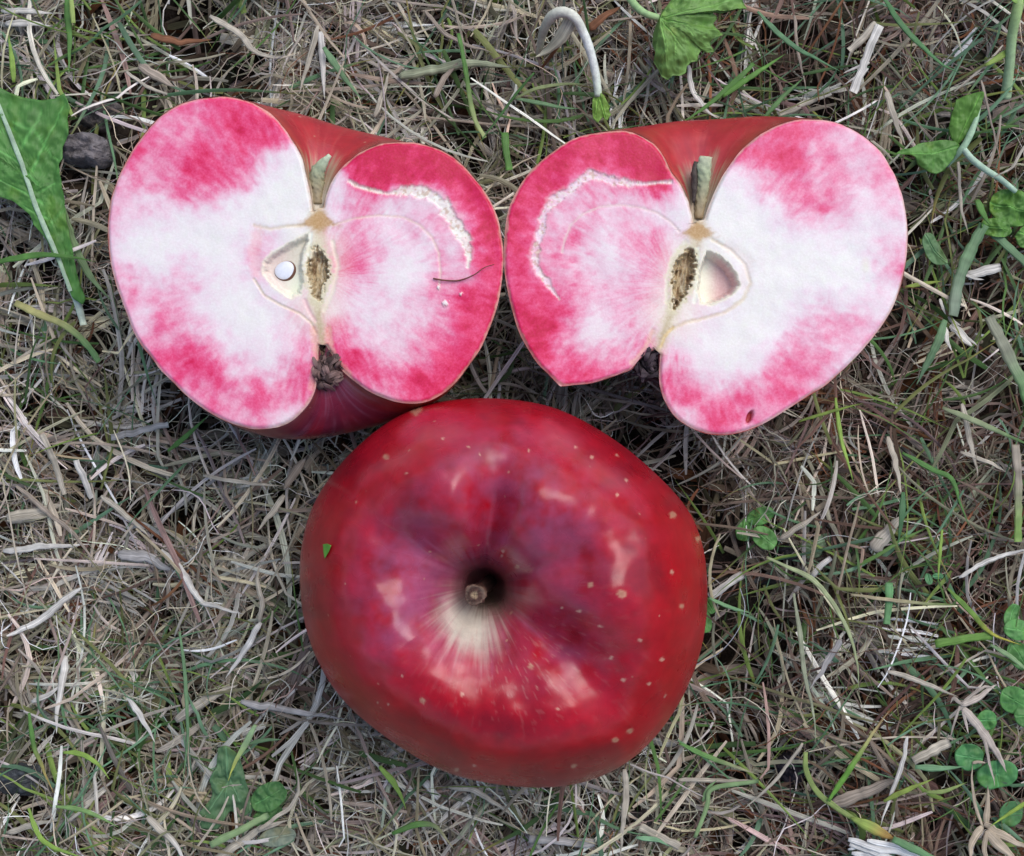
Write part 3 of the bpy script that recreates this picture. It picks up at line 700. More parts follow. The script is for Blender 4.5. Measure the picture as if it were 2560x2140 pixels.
# stalks of the halves (split lengthwise)
tube_obj('stalk', [zp(ZL, 1106, 600, ZF-.16), zp(ZL, 1100, 520, ZF-.22), zp(ZL, 1108, 450, ZF-.15), zp(ZL, 1140, 395, ZF-.0), zp(ZL, 1166, 362, ZF+.06)], [.10, .125, .16, .145, .09, .04],
         [(.26, .19, .10), (.28, .23, .14), (.36, .34, .20), (.44, .49, .30), (.56, .62, .44)], M_petiole, left, flat=.75, rough=.11, seg=20)
tube_obj('stalk', [zp(ZR, 1025, 560, ZF-.16), zp(ZR, 1035, 470, ZF-.18), zp(ZR, 1045, 380, ZF-.1), zp(ZR, 1052, 300, ZF), zp(ZR, 1058, 255, ZF+.03)], [.09, .11, .125, .14, .12],
         [(.30, .20, .10), (.33, .27, .16), (.38, .37, .22), (.40, .45, .27), (.48, .50, .34)], M_petiole, right, flat=.75, rough=.11, seg=20)
tube_obj('stalk_bark', [zp(ZR, 1000, 480, ZF-.1), zp(ZR, 1003, 400, ZF-.06), zp(ZR, 1003, 330, ZF-.02), zp(ZR, 1012, 280, ZF)], [.03, .06, .07, .04], (.07, .05, .04), M_wood, right, n=14, rough=.12)
# seed: white kernel in a brown coat
def disc_dome(name, cx, cy, z, rx, ry, h, col, mat, parent, rot=0, wob=.04):
    rows = []; C = []; n, m = 28, 9
    for j in range(m):
        a = j/(m-1)*math.pi/2
        for i in range(n):
            t = i/n*2*math.pi; r = math.cos(a)*(1+wob*math.sin(2*t+1)+wob*.6*math.sin(3*t))
            u, v = rx*r*math.cos(t), ry*r*math.sin(t)
            rows.append((cx+u*math.cos(rot)-v*math.sin(rot), cy+u*math.sin(rot)+v*math.cos(rot), z+h*math.sin(a))); C.append(col)
    idx = np.arange(n*m).reshape(m, n); nx = np.roll(idx, -1, 1)
    F = np.stack([idx[:-1], nx[:-1], nx[1:], idx[1:]], -1).reshape(-1, 4)
    return link(name, mesh_np(name, rows, F, np.array(C), mat), parent)
q = W(*ZL([(947, 917)])[0], ZF)
sdo = disc_dome('seed_coat', q[0], q[1], ZF-.20, .235, .22, .11, (.13, .055, .03), M_seed, left, .4)
disc_dome('seed', q[0]-.02, q[1]+.012, ZF-.135, .195, .182, .05, (.72, .73, .77), M_seed, left, .4)

# dried sepals at the flower end
def calyx(parent, cx, cy, z, r, n, dark):
    parts = []
    for i in range(n):
        a = rng.uniform(0, 6.28); d = r*rng.uniform(0, .7)
        parts.append(ribbons(1, np.array([0.]), np.array([0.]), np.array([0.]), np.array([a]), np.array([r*rng.uniform(.4, 1.0)]), np.array([r*rng.uniform(.12, .38)]), rng.normal(0, 1.5, 1),
            rng.normal(0, .4, 1), np.array([rng.uniform(0, r*.5)]), rng.normal(0, .8, 1), rng.normal(0, .8, 1), np.array([dark])*rng.uniform(.4, 3.2), K=6, cross=3, taper=.6))
        v = parts[-1][0]; m0 = float(mound(np.array([0.]), np.array([0.]))[0]); v[:, 0] += cx+math.cos(a*1.7)*d; v[:, 1] += cy+math.sin(a*1.7)*d*1.3; v[:, 2] += z-m0+rng.uniform(-r*.5, r*.3)
    V, F, C, U = join(parts); link('calyx', mesh_np('calyx', V, F, C, M_dry, U), parent)
q = W(*ZL([(1160, 1400)])[0], ZF-.18); calyx(left, q[0], q[1]-.04, ZF-.12, .38, 130, (.085, .055, .05))
q = W(*ZL([(1135, 1320)])[0], ZF-.3); calyx(left, q[0], q[1], ZF-.3, .25, 24, (.16, .10, .07))
q = W(*ZR([(785, 1262)])[0], ZF-.35); calyx(right, q[0], q[1], ZF-.28, .42, 90, (.035, .026, .03))

# ------------------------------------------------------------------ single blades, straws and leaves
def on_ground(P, lift):
    P[:, 2] = mound(P[:, 0], P[:, 1])+lift; return P
def strip(name, pts, lift, w, col, mat, label=None, cat=None, group=None, parent=None, taper='both', col2=None, fold=.2, n=None, roll=0., loc=True, absz=False):
    """a single blade or straw; pts in photograph px, lift (cm) above the thatch, w in px"""
    pts = np.array(pts, float)
    L = np.hypot(*np.diff(pts, axis=0).T[:2]).sum(); n = n or int(np.clip(L/9, 8, 40))
    if mat is M_dry:
        cl = np.r_[0, np.cumsum(np.hypot(*np.diff(pts[:, :2], axis=0).T))]; u_ = np.linspace(0, cl[-1], n)
        S = np.stack([np.interp(u_, cl, pts[:, 0]), np.interp(u_, cl, pts[:, 1])], 1)*.6+spline(pts[:, :2], n)*.4
    else: S = spline(pts[:, :2], n)
    S = S+(np.stack([fbm(S[:, 0]/22., S[:, 1]/22., 7, 2), fbm(S[:, 0]/22.+5, S[:, 1]/22., 8, 2)], 1)-.5)*min(w, 14)*(.5 if mat is M_dry else .22)
    t = np.linspace(0, 1, n); lf = np.interp(t, np.linspace(0, 1, len(np.atleast_1d(lift))), np.atleast_1d(lift))
    P = W(S[:, 0], S[:, 1], .4); P[:, 2] = lf if absz else mound(P[:, 0], P[:, 1])+lf
    if not absz: P[:, 2] = np.convolve(np.r_[[P[0, 2]]*3, P[:, 2], [P[-1, 2]]*3], np.ones(7)/7, 'valid')
    T = np.gradient(P[:, :2], axis=0); T /= np.linalg.norm(T, axis=1)[:, None]+1e-9
    Nn = np.stack([-T[:, 1], T[:, 0]], 1)
    pr = {'both': (.55+.45*sstep(0, .08, t))*np.clip(1-t**5, .03, 1)*(1-.25*sstep(.3, .9, t)), 'tip': np.clip(1-t**2.5, .05, 1)*(.55+.45*sstep(0, .25, t)), 'none': 1-.08*np.abs(2*t-1)**6, 'sharp': np.clip(np.sin(math.pi*np.clip(t*.96+.02, 0, 1)), .04, 1)**.6}[taper]
    hw = .5*w/113.*pr*(1+.22*(fbm(t*14+w, t*0+3., 5, 2)-.5)*2)
    us = np.linspace(-1, 1, 5); V = np.empty((n, 5, 3))
    for k, u in enumerate(us):
        V[:, k, 0] = P[:, 0]+Nn[:, 0]*hw*u; V[:, k, 1] = P[:, 1]+Nn[:, 1]*hw*u; V[:, k, 2] = P[:, 2]+hw*((.6 if k in (1, 3) else (0 if k in (0, 4) else .25))*fold*(1.6 if mat is not M_green or w < 15 else .45)+u*roll)
    th = max(.006, w/113.*.10); Vb = V.copy(); Vb[..., 2] -= th
    idx = np.arange(n*5).reshape(n, 5); q = lambda I: np.stack([I[:-1, :-1], I[1:, :-1], I[1:, 1:], I[:-1, 1:]], -1).reshape(-1, 4)
    o = n*5; F = [q(idx), q(idx+o)[:, ::-1]]
    for e in (0, 4):
        a = idx[:, e]; f = np.stack([a[:-1], a[:-1]+o, a[1:]+o, a[1:]], -1); F.append(f if e == 0 else f[:, ::-1])
    for r_ in (0, n-1):
        a = idx[r_]; F.append(np.stack([a[:-1], a[1:], a[1:]+o, a[:-1]+o], -1))
    c = np.tile(np.array(col, float), (n, 5, 1))
    if col2 is not None: c = mixc(c, col2, np.repeat(sstep(.3, .9, t)[:, None], 5, 1))
    c = c*(1+.25*(fbm(S[:, 0]/12., S[:, 1]/12., 33, 2)-.5)[:, None, None]*2); c[:, 2] *= 1.12
    VV = np.vstack([V.reshape(-1, 3), Vb.reshape(-1, 3)]); C = np.vstack([c.reshape(-1, 3)]*2)
    uv = np.stack(np.broadcast_arrays((us*.5+.5)[None]+w, (t*L/113.)[:, None]), -1).reshape(-1, 2); U = np.vstack([uv, uv])
    o_ = link(name, mesh_np(name, VV, np.vstack(F), C, mat, U, mat is not M_dry), parent, None if parent else V[0, 2])
    if label: tag(o_, label, cat, group)
    return o_
def polyleaf(name, outline, centre, lift, col, veins=(), parent=None, label=None, cat=None, group=None, curl=.0, dome=.0, tilt=(0, 0), rough=.05, smooth=False, veincol=None, nb=150, nr=16, vw=5, absz=None, mat=None):
    O = np.array(outline, float); c = np.array(centre, float)
    if smooth: B = spline(np.vstack([O, O[:1]]), nb+1)[:-1]
    else:
        cl = np.vstack([O, O[:1]]); s_ = np.r_[0, np.cumsum(np.hypot(*np.diff(cl, axis=0).T))]; u = np.linspace(0, s_[-1], nb, endpoint=False)
        B = np.stack([np.interp(u, s_, cl[:, 0]), np.interp(u, s_, cl[:, 1])], 1)
    k = (np.arange(1, nr+1)/nr)[:, None, None]; G = c+(B[None]-c)*k
    PX = np.r_[c[0], G[..., 0].ravel()]; PY = np.r_[c[1], G[..., 1].ravel()]; rr = np.r_[0, np.repeat(np.arange(1, nr+1)/nr, nb)]
    z0 = absz if absz is not None else float(mound(*[np.array([v]) for v in W(c[0], c[1], .4)[:2]])[0])+lift
    Z = z0+curl*rr**2+dome*(1-rr**2)+tilt[0]*(PX-c[0])/113+tilt[1]*(c[1]-PY)/113+(fbm(PX/26., PY/26., 19, 3)-.5)*rough*3
    colr = np.tile(np.array(col, float), (len(PX), 1)); nzc = fbm(PX/18., PY/18., 23, 3)
    colr = (colr*.93+.012)*(.88+.26*nzc)[:, None]*np.array([1.12, 1.08, 1.0]); colr = mixc(colr, np.array(col)*np.array([1.7, 1.15, .6]), sstep(.6, .85, fbm(PX/40., PY/40., 24, 2))*.5)
    for v in veins:
        d, t = dist_poly(PX, PY, np.array(v, float)); w = vw*(1-.65*t); k = sstep(w, w*.3, d)
        colr = mixc(colr, veincol if veincol is not None else np.array(col)*1.9+.03, k*.75); Z = Z-k*.02+sstep(w*4, w, d)*.012
    V = W(PX, PY, z0); V[:, 2] = Z
    idx = 1+np.arange(nr*nb).reshape(nr, nb); nx = np.roll(idx, -1, 1)
    Q = np.stack([idx[:-1], nx[:-1], nx[1:], idx[1:]], -1).reshape(-1, 4)
    tri = np.vstack([Q[:, :3], Q[:, [0, 2, 3]], np.stack([np.zeros(nb, int), nx[0], idx[0]], -1)])
    a, b, e = V[tri[:, 0]], V[tri[:, 1]], V[tri[:, 2]]; f = np.cross(b-a, e-a)[:, 2] < 0; tri[f] = tri[f][:, ::-1]
    n0 = len(V); Vb = V.copy(); Vb[:, 2] -= .018; side = idx[-1]; sn = nx[-1]
    T = np.vstack([tri, tri[:, ::-1]+n0, np.stack([side, sn, sn+n0], -1), np.stack([side, sn+n0, side+n0], -1)])
    U = np.stack([PX/60., PY/60.], 1)
    o_ = link(name, mesh_np(name, np.vstack([V, Vb]), T, np.vstack([colr, colr]), mat or M_leaf, np.vstack([U, U])), parent, None if parent else V[0])
    if label: tag(o_, label, cat, group)
    return o_
def ell(cx, cy, rx, ry, rot=0, notch=.0, n=40, tip=0.):
    t = np.linspace(0, 2*math.pi, n, endpoint=False); r = 1-notch*np.exp(-.5*(((t+math.pi) % (2*math.pi)-math.pi)/.25)**2)+tip*np.exp(-.5*(((t+math.pi) % (2*math.pi)-math.pi)/.3)**2)
    x, y = rx*r*np.cos(t), ry*r*np.sin(t); a = R(rot); return np.stack([cx+x*math.cos(a)-y*math.sin(a), cy+x*math.sin(a)+y*math.cos(a)], 1)
def gz0(px, py): p = W(px, py, .4); return float(mound(np.array([p[0]]), np.array([p[1]]))[0])

# dandelion leaf at the left edge
dl = empty('dandelion_leaf', W(120, 480, 0), 'broad green dandelion leaf with pale midrib at the left edge', 'leaf')
out = [(-60,150),(5,222),(30,236),(60,246),(110,254),(140,248),(164,236),(172,252),(180,274),(170,300),(173,335),(156,368),(158,398),(146,412),(154,450),(158,505),(163,550),(174,604),(182,648),(192,700),(205,745),(197,760),
       (176,745),(152,684),(134,644),(112,598),(82,560),(72,535),(35,504),(0,492),(-40,470),(-70,440),(-60,400),(-40,405),(-10,415),(5,405),(-30,370),(-80,330),(-90,240)]
rib = [(10, 210), (18,254),(45,324),(82,426),(107,508),(135,582),(164,652),(193,734)]
polyleaf('leaf_blade', out, (100, 470), 0, (.075, .235, .045), veins=[[(82,426),(120,350),(165,262)],[(40,310),(90,330),(130,390),(154,405)],[(60,370),(100,300),(110,262)],[(107,508),(60,480),(0,450)],[(95,460),(40,400),(-30,360)],[(120,545),(90,535),(60,515)],
          [(100,480),(140,455)],[(125,560),(158,520)],[(45,324),(10,330),(-30,330)]], parent=dl, absz=gz0(100, 470)+.95, tilt=(-.05, .06), rough=.075, nb=260, nr=34, vw=6)
zr_ = gz0(100, 470)+.95+.075
strip('midrib', rib, (zr_+.17, zr_+.11, zr_+.03, zr_-.04, zr_-.11, zr_-.18), 11, (.33, .45, .31), M_petiole, parent=dl, taper='none', fold=.2, absz=True)
strip('petiole', [(190,725),(200,765),(206,812)], (.8, .6, .4), 19, (.50, .58, .46), M_petiole, parent=dl, taper='none', fold=.6)
# lobed leaf, top
lf = empty('lobed_leaf', W(1690, 80, 0), 'lobed toothed green leaf on a curved stalk at the top edge', 'leaf')
c5 = lambda pts: [(a/2.1+900, b/2.1) for a, b in pts]
polyleaf('leaf_blade', c5([(1565,100),(1548,150),(1545,200),(1560,250),(1550,300),(1580,345),(1595,375),(1630,392),(1655,372),(1690,376),(1722,360),(1728,325),(1750,300),(1785,292),(1790,262),(1805,235),(1838,250),(1878,242),(1850,205),(1860,185),(1925,152),(1885,125),(1868,95),
          (1890,70),(1862,45),(1920,40),(1965,30),(2045,20),(2010,-60),(1900,-120),(1750,-120),(1650,-40),(1590,40)]), c5([(1575,95)])[0], 0, (.16, .33, .075), veins=[c5([(1575,95),(1600,220),(1625,370)]), c5([(1575,95),(1680,220),(1740,300)]), c5([(1575,95),(1720,130),(1840,190)]), c5([(1575,95),(1750,50),(1950,-10)]), c5([(1620,250),(1580,300)]), c5([(1660,190),(1660,300)]), c5([(1700,120),(1790,230)])],
          parent=lf, absz=gz0(1680, 80)+1.9, curl=-.35, rough=.10, nb=260, nr=26, vw=3)
tube_obj('stalk', [(1560, -30, 1.6), (1585, 10, 2.0), (1612, 33, 2.1), (1645, 44, 2.0)], [.085, .085, .08, .07], (.30, .46, .20), M_petiole, lf)
# arching pale stalk
ar = empty('arching_stalk', W(1495, 250, 0), 'pale arching leaf stalk with a small folded green leaf at its tip', 'plant')
gz_a = gz0(1450, 120)
tube_obj('stalk', [(1346,138,gz_a+.5),(1358,80,gz_a+1.1),(1378,42,gz_a+1.5),(1408,30,gz_a+1.7),(1438,45,gz_a+1.7),(1460,85,gz_a+1.5),(1478,135,gz_a+1.3),(1490,190,gz_a+1.1),(1496,240,gz_a+.9)], [.06, .09, .12, .12, .10, .10, .095, .09, .085],
         [(.45, .46, .34), (.46, .46, .36), (.62, .62, .52), (.80, .85, .78), (.84, .90, .84), (.70, .84, .66)], M_petiole, ar, n=44, rough=.03)
strip('dry_sheath', [(1432,68),(1412,98),(1385,126),(1340,150)], (1.6, 1.3, 1.0, .8), 38, (.56, .54, .40), M_dry, parent=ar, taper='tip')
polyleaf('leaf_blade', c5([(1235,490),(1262,485),(1285,510),(1300,545),(1312,560),(1305,580),(1318,600),(1298,632),(1275,610),(1250,640),(1225,610),(1220,560),(1222,520)]), c5([(1255,530)])[0], 0, (.21, .40, .07), veins=[c5([(1255,500),(1290,620)]), c5([(1250,500),(1240,600)])], parent=ar, absz=gz_a+.95, rough=.06, vw=3, tilt=(.3, .2))
# stout stalk, right edge
sk = empty('upright_stalk', W(2514, 250, 0), 'stout pale green stalk leaning at the upper right edge', 'plant')
g0 = gz0(2520, 150)
tube_obj('stalk', [(2552,-20,g0+1.7),(2542,30,g0+1.6),(2530,90,g0+1.3),(2524,160,g0+1.0),(2514,247,g0+.6)], [.13, .11, .105, .11, .12], [(.36, .50, .16), (.32, .45, .22), (.34, .46, .26)], M_petiole, sk, n=30)
polyleaf('leaf_blade', [(2490,-30),(2520,-4),(2540,8),(2570,4),(2600,-30),(2560,-70),(2500,-60)], (2545, -25), 0, (.20, .36, .07), parent=sk, absz=g0+1.75)
# forked sprig, upper right
fs = empty('forked_sprig', W(2405, 385, 0), 'forked pale green sprig carrying two oval green leaves at upper right', 'plant')
g0 = gz0(2400, 350)
polyleaf('leaf_blade', [(2392,248),(2420,238),(2452,234),(2450,262),(2440,292),(2430,318),(2412,345),(2396,360),(2384,345),(2378,318),(2384,280)], (2415, 295), 0, (.10, .25, .035), veins=[[(2445,240),(2420,300),(2396,358)]], parent=fs, absz=g0+1.2, rough=.05, vw=3, smooth=True, tilt=(.35, .1))
polyleaf('leaf_blade', [(2239,384),(2256,373),(2275,371),(2300,358),(2330,353),(2370,350),(2398,362),(2390,388),(2370,413),(2352,430),(2335,434),(2315,426),(2298,412),(2284,392),(2262,386)], (2335, 388), 0, (.10, .26, .05), veins=[[(2396,365),(2330,385),(2245,384)]], parent=fs, absz=g0+1.1, rough=.06, vw=3, smooth=True)
tube_obj('stem', [(2454,238,g0+1.2),(2440,300,g0+1.25),(2418,352,g0+1.2),(2400,378,g0+1.1),(2368,415,g0+.7)], [.03, .05, .075, .07, .04], (.34, .50, .32), M_petiole, fs, n=26)
tube_obj('stem', [(2405,368,g0+1.15),(2430,398,g0+1.1),(2465,425,g0+.9),(2500,447,g0+.7),(2538,478,g0+.5)], [.07, .075, .07, .065, .06], (.40, .54, .40), M_petiole, fs, n=26)
# leaves that lie about
polyleaf('small_leaf', [(2306,592),(2316,582),(2332,588),(2348,610),(2358,632),(2368,652),(2366,660),(2345,662),(2325,650),(2312,630),(2304,608)], (2335, 625), .75, (.11, .23, .10), veins=[[(2312,588),(2335,625),(2366,658)]], label='small oval bluish green leaf just right of the right apple half', cat='leaf', smooth=True, vw=2.5)
cv = empty('broad_leaf_cluster', W(2520, 540, 0), 'cluster of crinkled olive green leaves at the right edge above a grey blade', 'plant'); g0 = gz0(2520, 540)
for (a, b, rx, ry, ro, z) in [(2530, 520, 58, 46, 20, .8), (2490, 570, 40, 24, 10, .95), (2575, 590, 40, 30, -20, .7)]:
    polyleaf('leaf_blade', ell(a, b, rx, ry, ro), (a, b), 0, (.11, .27, .05), veins=[[(a-rx*.9, b-ry*.3), (a+rx*.8, b+ry*.3)]], parent=cv, absz=g0+z, rough=.12, smooth=True, vw=3)
wl = empty('hairy_leaf_weed', W(570, 1960, 0), 'dull green hairy weed leaves between straws at lower left', 'plant'); g0 = gz0(570, 1960)
polyleaf('leaf_blade', [(545,1870),(568,1862),(590,1880),(602,1910),(612,1945),(622,1985),(628,2025),(600,2045),(575,2030),(548,2068),(520,2076),(496,2060),(500,2030),(530,1990),(524,1950),(540,1915)], (568, 1960), 0, (.085, .19, .085), veins=[[(566,1868),(570,1950),(560,2050)],[(568,1940),(600,2000)],[(568,1960),(520,2030)]], parent=wl, absz=g0+.45, rough=.10, vw=3, smooth=True)
polyleaf('leaf_blade', ell(672, 1992, 50, 34, -30, notch=.12), (672, 1992), 0, (.075, .21, .06), veins=[[(640,2010),(700,1975)]], parent=wl, absz=g0+.5, rough=.09, vw=3, smooth=True)
polyleaf('leaf_blade', ell(668, 2040, 40, 22, -25), (668, 2040), 0, (.07, .20, .05), parent=wl, absz=g0+.35, rough=.08, smooth=True)
polyleaf('dull_leaf', ell(694, 2092, 46, 24, -8), (694, 2092), .5, (.20, .25, .19), veins=[[(655,2096),(735,2086)]], label='greyish oval leaf low at the bottom left, beside the weed', cat='leaf', smooth=True, vw=3)
def clover(cx, cy, lab, leaves, col=(.09, .25, .06)):
    t = empty('clover', W(cx, cy, 0), lab, 'plant'); g0 = gz0(cx, cy)
    for (a, b, rx, ry, ro, z) in leaves:
        m_ = np.array([math.cos(R(ro)), math.sin(R(ro))])*rx*.85
        polyleaf('leaflet', ell(a, b, rx, ry, ro, notch=.08), (a, b), 0, np.array(col)*rng.uniform(.85, 1.15), veins=[[(a-m_[0], b-m_[1]), (a+m_[0], b+m_[1])]], parent=t, absz=g0+z, rough=.06, smooth=True, vw=2.5, nb=70, nr=9, tilt=tuple(rng.normal(0, .12, 2)))
    return t
clover(1910, 1310, 'three leaved clover in the straw just right of the whole apple', [(1902, 1290, 36, 22, -20, .35), (1912, 1345, 36, 26, 40, .4), (1860, 1325, 30, 20, 100, .3)])
clover(1768, 1560, 'dark clover leaf tucked against the right side of the whole apple', [(1762, 1555, 30, 18, 80, .3), (1775, 1515, 22, 14, 60, .25)])
clover(2030, 1370, 'faded grey green clover under a torn pale sheath', [(2028, 1372, 30, 22, 20, .1), (2060, 1350, 24, 16, -20, .15)], (.13, .20, .12))
clover(2455, 1890, 'large round leaved clover beneath dry stems at lower right', [(2424, 1893, 38, 34, 10, .75), (2494, 1937, 38, 52, 80, .65), (2466, 1800, 26, 26, 0, .6)], (.06, .22, .07))
clover(2540, 1760, 'round clover leaf cut by the right edge, below the dry stems', [(2535, 1750, 38, 34, 30, .7), (2570, 1790, 34, 30, 0, .7)], (.08, .25, .06))
clover(2550, 1600, 'clover with pointed leaves at the right edge beside a yellowing blade', [(2545, 1575, 38, 26, 10, .75), (2550, 1640, 38, 28, 60, .6), (2530, 1540, 34, 18, -70, .65)], (.09, .27, .07))
clover(2530, 2045, 'dull clover leaf in the bottom right corner', [(2528, 2035, 34, 34, 0, .4), (2500, 2075, 26, 18, 40, .3)], (.07, .20, .07))
clover(2370, 1420, 'tiny green clover sprout among blades, right of centre', [(2322, 1448, 14, 10, 80, .6), (2345, 1440, 14, 8, 0, .6)], (.08, .24, .10))

# soil lumps
def lump(px, py, rx, ry, h, z, col, label, cat='soil lump'):
    n, m = 64, 26; c = W(px, py, z); T_, J = np.meshgrid(np.linspace(0, 2*math.pi, n, endpoint=False), np.linspace(0, 1, m))
    a = J*math.pi*.62; r = np.sin(a)
    k = 1+(fbm(np.cos(T_)*1.5*r+9+px, np.sin(T_)*1.5*r, 5, 4)-.5)*.9
    X = rx/113.*r*k*np.cos(T_); Y = ry/113.*r*k*np.sin(T_); Z = h*np.cos(a)*k
    Z = Z+(fbm(X*7+px, Y*7, 6, 3)-.5)*.28*(1-.3*J); V = np.stack([c[0]+X, c[1]+Y, c[2]+Z+gz0(px, py)], -1).reshape(-1, 3)
    idx = np.arange(n*m).reshape(m, n); nx = np.roll(idx, -1, 1); F = np.stack([idx[:-1], idx[1:], nx[1:], nx[:-1]], -1).reshape(-1, 4)
    cc = np.array(col)*(.6+.8*fbm(X*5, Y*5, 8, 3).reshape(-1, 1))
    tag(link('soil_lump', mesh_np('soil_lump', V, F, cc, M_soil), None, V[-1]), label, cat)
lump(222, 378, 74, 40, .7, .1, (.17, .155, .16), 'crumbly grey soil lump between the dandelion leaf and the left apple half')
lump(250, 290, 60, 34, .35, -.1, (.12, .105, .10), 'flat dark soil crumb above the crumbly grey lump')
lump(1968, 1378, 26, 22, .28, .1, (.045, .04, .045), 'small black soil crumb beside clover, right of the whole apple')
lump(1985, 1925, 48, 40, .3, -.2, (.035, .03, .04), 'dark soil clump in the straw at lower right')
lump(60, 1945, 80, 46, .35, -.15, (.06, .065, .07), 'blackish soil clump at the lower left edge')
lump(1620, 395+1720-60, 40, 20, .2, -.2, (.05, .045, .045), 'flat dark soil crumb below the whole apple')

# fibre on the left half, fleck on the whole apple
fb = spline([(*q_, z_) for q_, z_ in zip(ZL([(1665,957),(1720,966),(1790,966),(1860,940),(1910,905),(1958,889)]), (3.79, 3.82, 3.80, 3.86, 3.85, 3.80))], 40)
Pf = W(fb[:, 0], fb[:, 1], fb[:, 2]); Vf, Ff, Cf = tube(Pf, np.interp(np.linspace(0, 1, 40), [0, .4, 1], [.018, .016, .007]), np.tile([.16, .05, .035], (40, 1)), M_wood, seg=7)
tag(link('plant_fibre', mesh_np('plant_fibre', Vf, Ff, Cf, M_wood), None, Pf[0]), 'thin brown fibre lying across the left apple half', 'fibre')
def apz(px, py): k = np.argmin((AP[0]-px)**2+(AP[1]-py)**2); return float(AP[2][k])
fl = [(804, 1363), (818, 1359), (832, 1361), (824, 1378), (811, 1397), (806, 1380)]
zc = apz(815, 1372); gx_ = (apz(835, 1372)-apz(795, 1372))/40*113*1.0; gy_ = (apz(815, 1352)-apz(815, 1392))/40*113
polyleaf('leaf_fleck', fl, (815, 1372), 0, (.14, .42, .05), absz=zc+.05, tilt=(gx_*.9, gy_*.9), rough=.0, nb=40, nr=4, label='tiny bright green leaf fleck stuck on the left side of the whole apple', cat='leaf fleck')

WH = (.66, .63, .57); PT = (.50, .45, .36); TN = (.36, .30, .24); GY = (.40, .38, .36); RU = (.24, .11, .06); OL = (.27, .27, .15)
g1, g2, g3, g4 = (.10, .23, .05), (.15, .27, .13), (.27, .42, .08), (.06, .15, .04)
def straw(pts, w, col, label_, *a_, **k_): return straw_(pts, w*(.85 if w > 15 else 1), tuple(c*.9 for c in col), label_, *a_, **k_)
def straw_(pts, w, col, label, lift=.55, taper='both', col2=None, **k): return strip('dry_straw', pts, lift, w, col, M_dry, label, 'straw', 'loose dry straws', taper=taper, col2=col2, **k)
def blade(pts, w, col, label, lift=.7, taper='tip', col2=None, **k): return strip('grass_blade', pts, lift, w, col, M_green, label, 'grass blade', 'single green grass blades', taper=taper, col2=col2, **k)
straw([(400,1376),(450,1424),(480,1465),(512,1502),(560,1514),(622,1527)], 19, WH, 'bent white straw left of the whole apple, ending near its edge', .6)
straw([(664,1545),(640,1590),(612,1635),(574,1688)], 17, WH, 'pale straw slanting down to the left, lower left of the whole apple', .6)
straw([(196,1472),(140,1510),(88,1555),(0,1598)], 22, WH, 'broad white blade of dead grass near the left edge, pointing down left', .6, taper='sharp')
straw([(660,1545),(668,1500),(655,1440),(662,1400)], 12, PT, 'thin crooked straw rising to meet the bent white straw', .6)
straw([(100,1085),(128,1160),(150,1238)], 18, PT, 'straight straw stub leaning beside another below the left apple half, left one', .55, taper='none')
straw([(180,1150),(218,1246)], 18, WH, 'cut straw stub below the left apple half, right one of two', .55, taper='none')
straw([(0,1300),(60,1292),(140,1262)], 40, PT, 'wide flattened straw sheath at the left edge, level with the top of the whole apple', .4)
straw([(30,1215),(115,1290),(160,1320),(240,1420)], 12, TN, 'long thin tan straw crossing the flattened sheath', .6)
straw([(270,1095),(345,1078),(424,1060)], 19, GY, 'grey straw lying just under the lower left of the left apple half', .5, taper='none')
straw([(0,1380),(90,1368),(216,1366)], 15, WH, 'level white straw at the left edge, above the broad white blade', .55)
straw([(240,1240),(320,1300),(372,1345)], 16, PT, 'tan straw slanting toward the bent white straw', .55)
straw([(285,1390),(350,1395),(430,1435)], 34, GY, 'wide grey split straw just above the bent white straw', .45)
straw([(30,2015+60),(110,2045),(165,2035)], 14, PT, 'pale straw along the bottom left corner', .5)
straw([(166,1640),(160,1720),(155,1822)], 20, WH, 'upright white straw near the lower left edge', .65)
straw([(88,1748),(130,1732),(162,1708)], 13, WH, 'short white straw joining the upright one at lower left', .65)
straw([(325,1735),(362,1790),(400,1848)], 15, WH, 'white pointed straw between green blades at lower left', .6, taper='tip')
straw([(395,2015),(425,2050),(460,2085),(488,2135)], 20, PT, 'pale brown curling straw at the bottom, left of the weed', .7, col2=WH)
straw([(345,2142),(405,2078),(440,2050),(490,2046)], 7, OL, 'thin olive stem arching over the bottom left straws', .8)
straw([(545,2135),(600,2095),(665,2050),(730,2035)], 26, PT, 'wide pale straw running up right beneath the hairy weed', .55)
straw([(660,2050),(735,2000),(758,1960),(750,1900)], 10, PT, 'curved thin straw right of the hairy weed', .75)
straw([(610,1750),(700,1765),(780,1778),(868,1788)], 20, GY, 'bluish grey straw pointing at the lower left of the whole apple', .45)
straw([(440,1800),(520,1745),(600,1705)], 30, PT, 'broad ribbed straw sheath lying lower left of the whole apple', .4)
straw([(520,1188),(620,1203),(722,1213)], 10, PT, 'thin level straw of a dried sprig beside the whole apple', .8)
straw([(726,1222),(745,1185),(778,1143)], 26, TN, 'dried leaf pointing up right near the whole apple, under the left half', .85, taper='sharp')
straw([(722,1235),(690,1280),(655,1326)], 14, PT, 'straw leg of the dried sprig pointing down left', .8)
straw([(1560,1925),(1566,2000),(1556,2070),(1552,2145)], 15, PT, 'upright grey straw below the right of the whole apple', .6)
straw([(1600,2072),(1650,2100),(1706,2132)], 24, PT, 'thick cut straw at the bottom, right of the upright grey one', .55, taper='none')
straw([(1325,2098),(1400,2102),(1490,2112)], 26, GY, 'thick level straw at the bottom under the whole apple', .4, taper='none')
straw([(1120,1965),(1180,1972),(1235,2005),(1290,2045)], 16, PT, 'curled straw looping out from under the whole apple', .5)
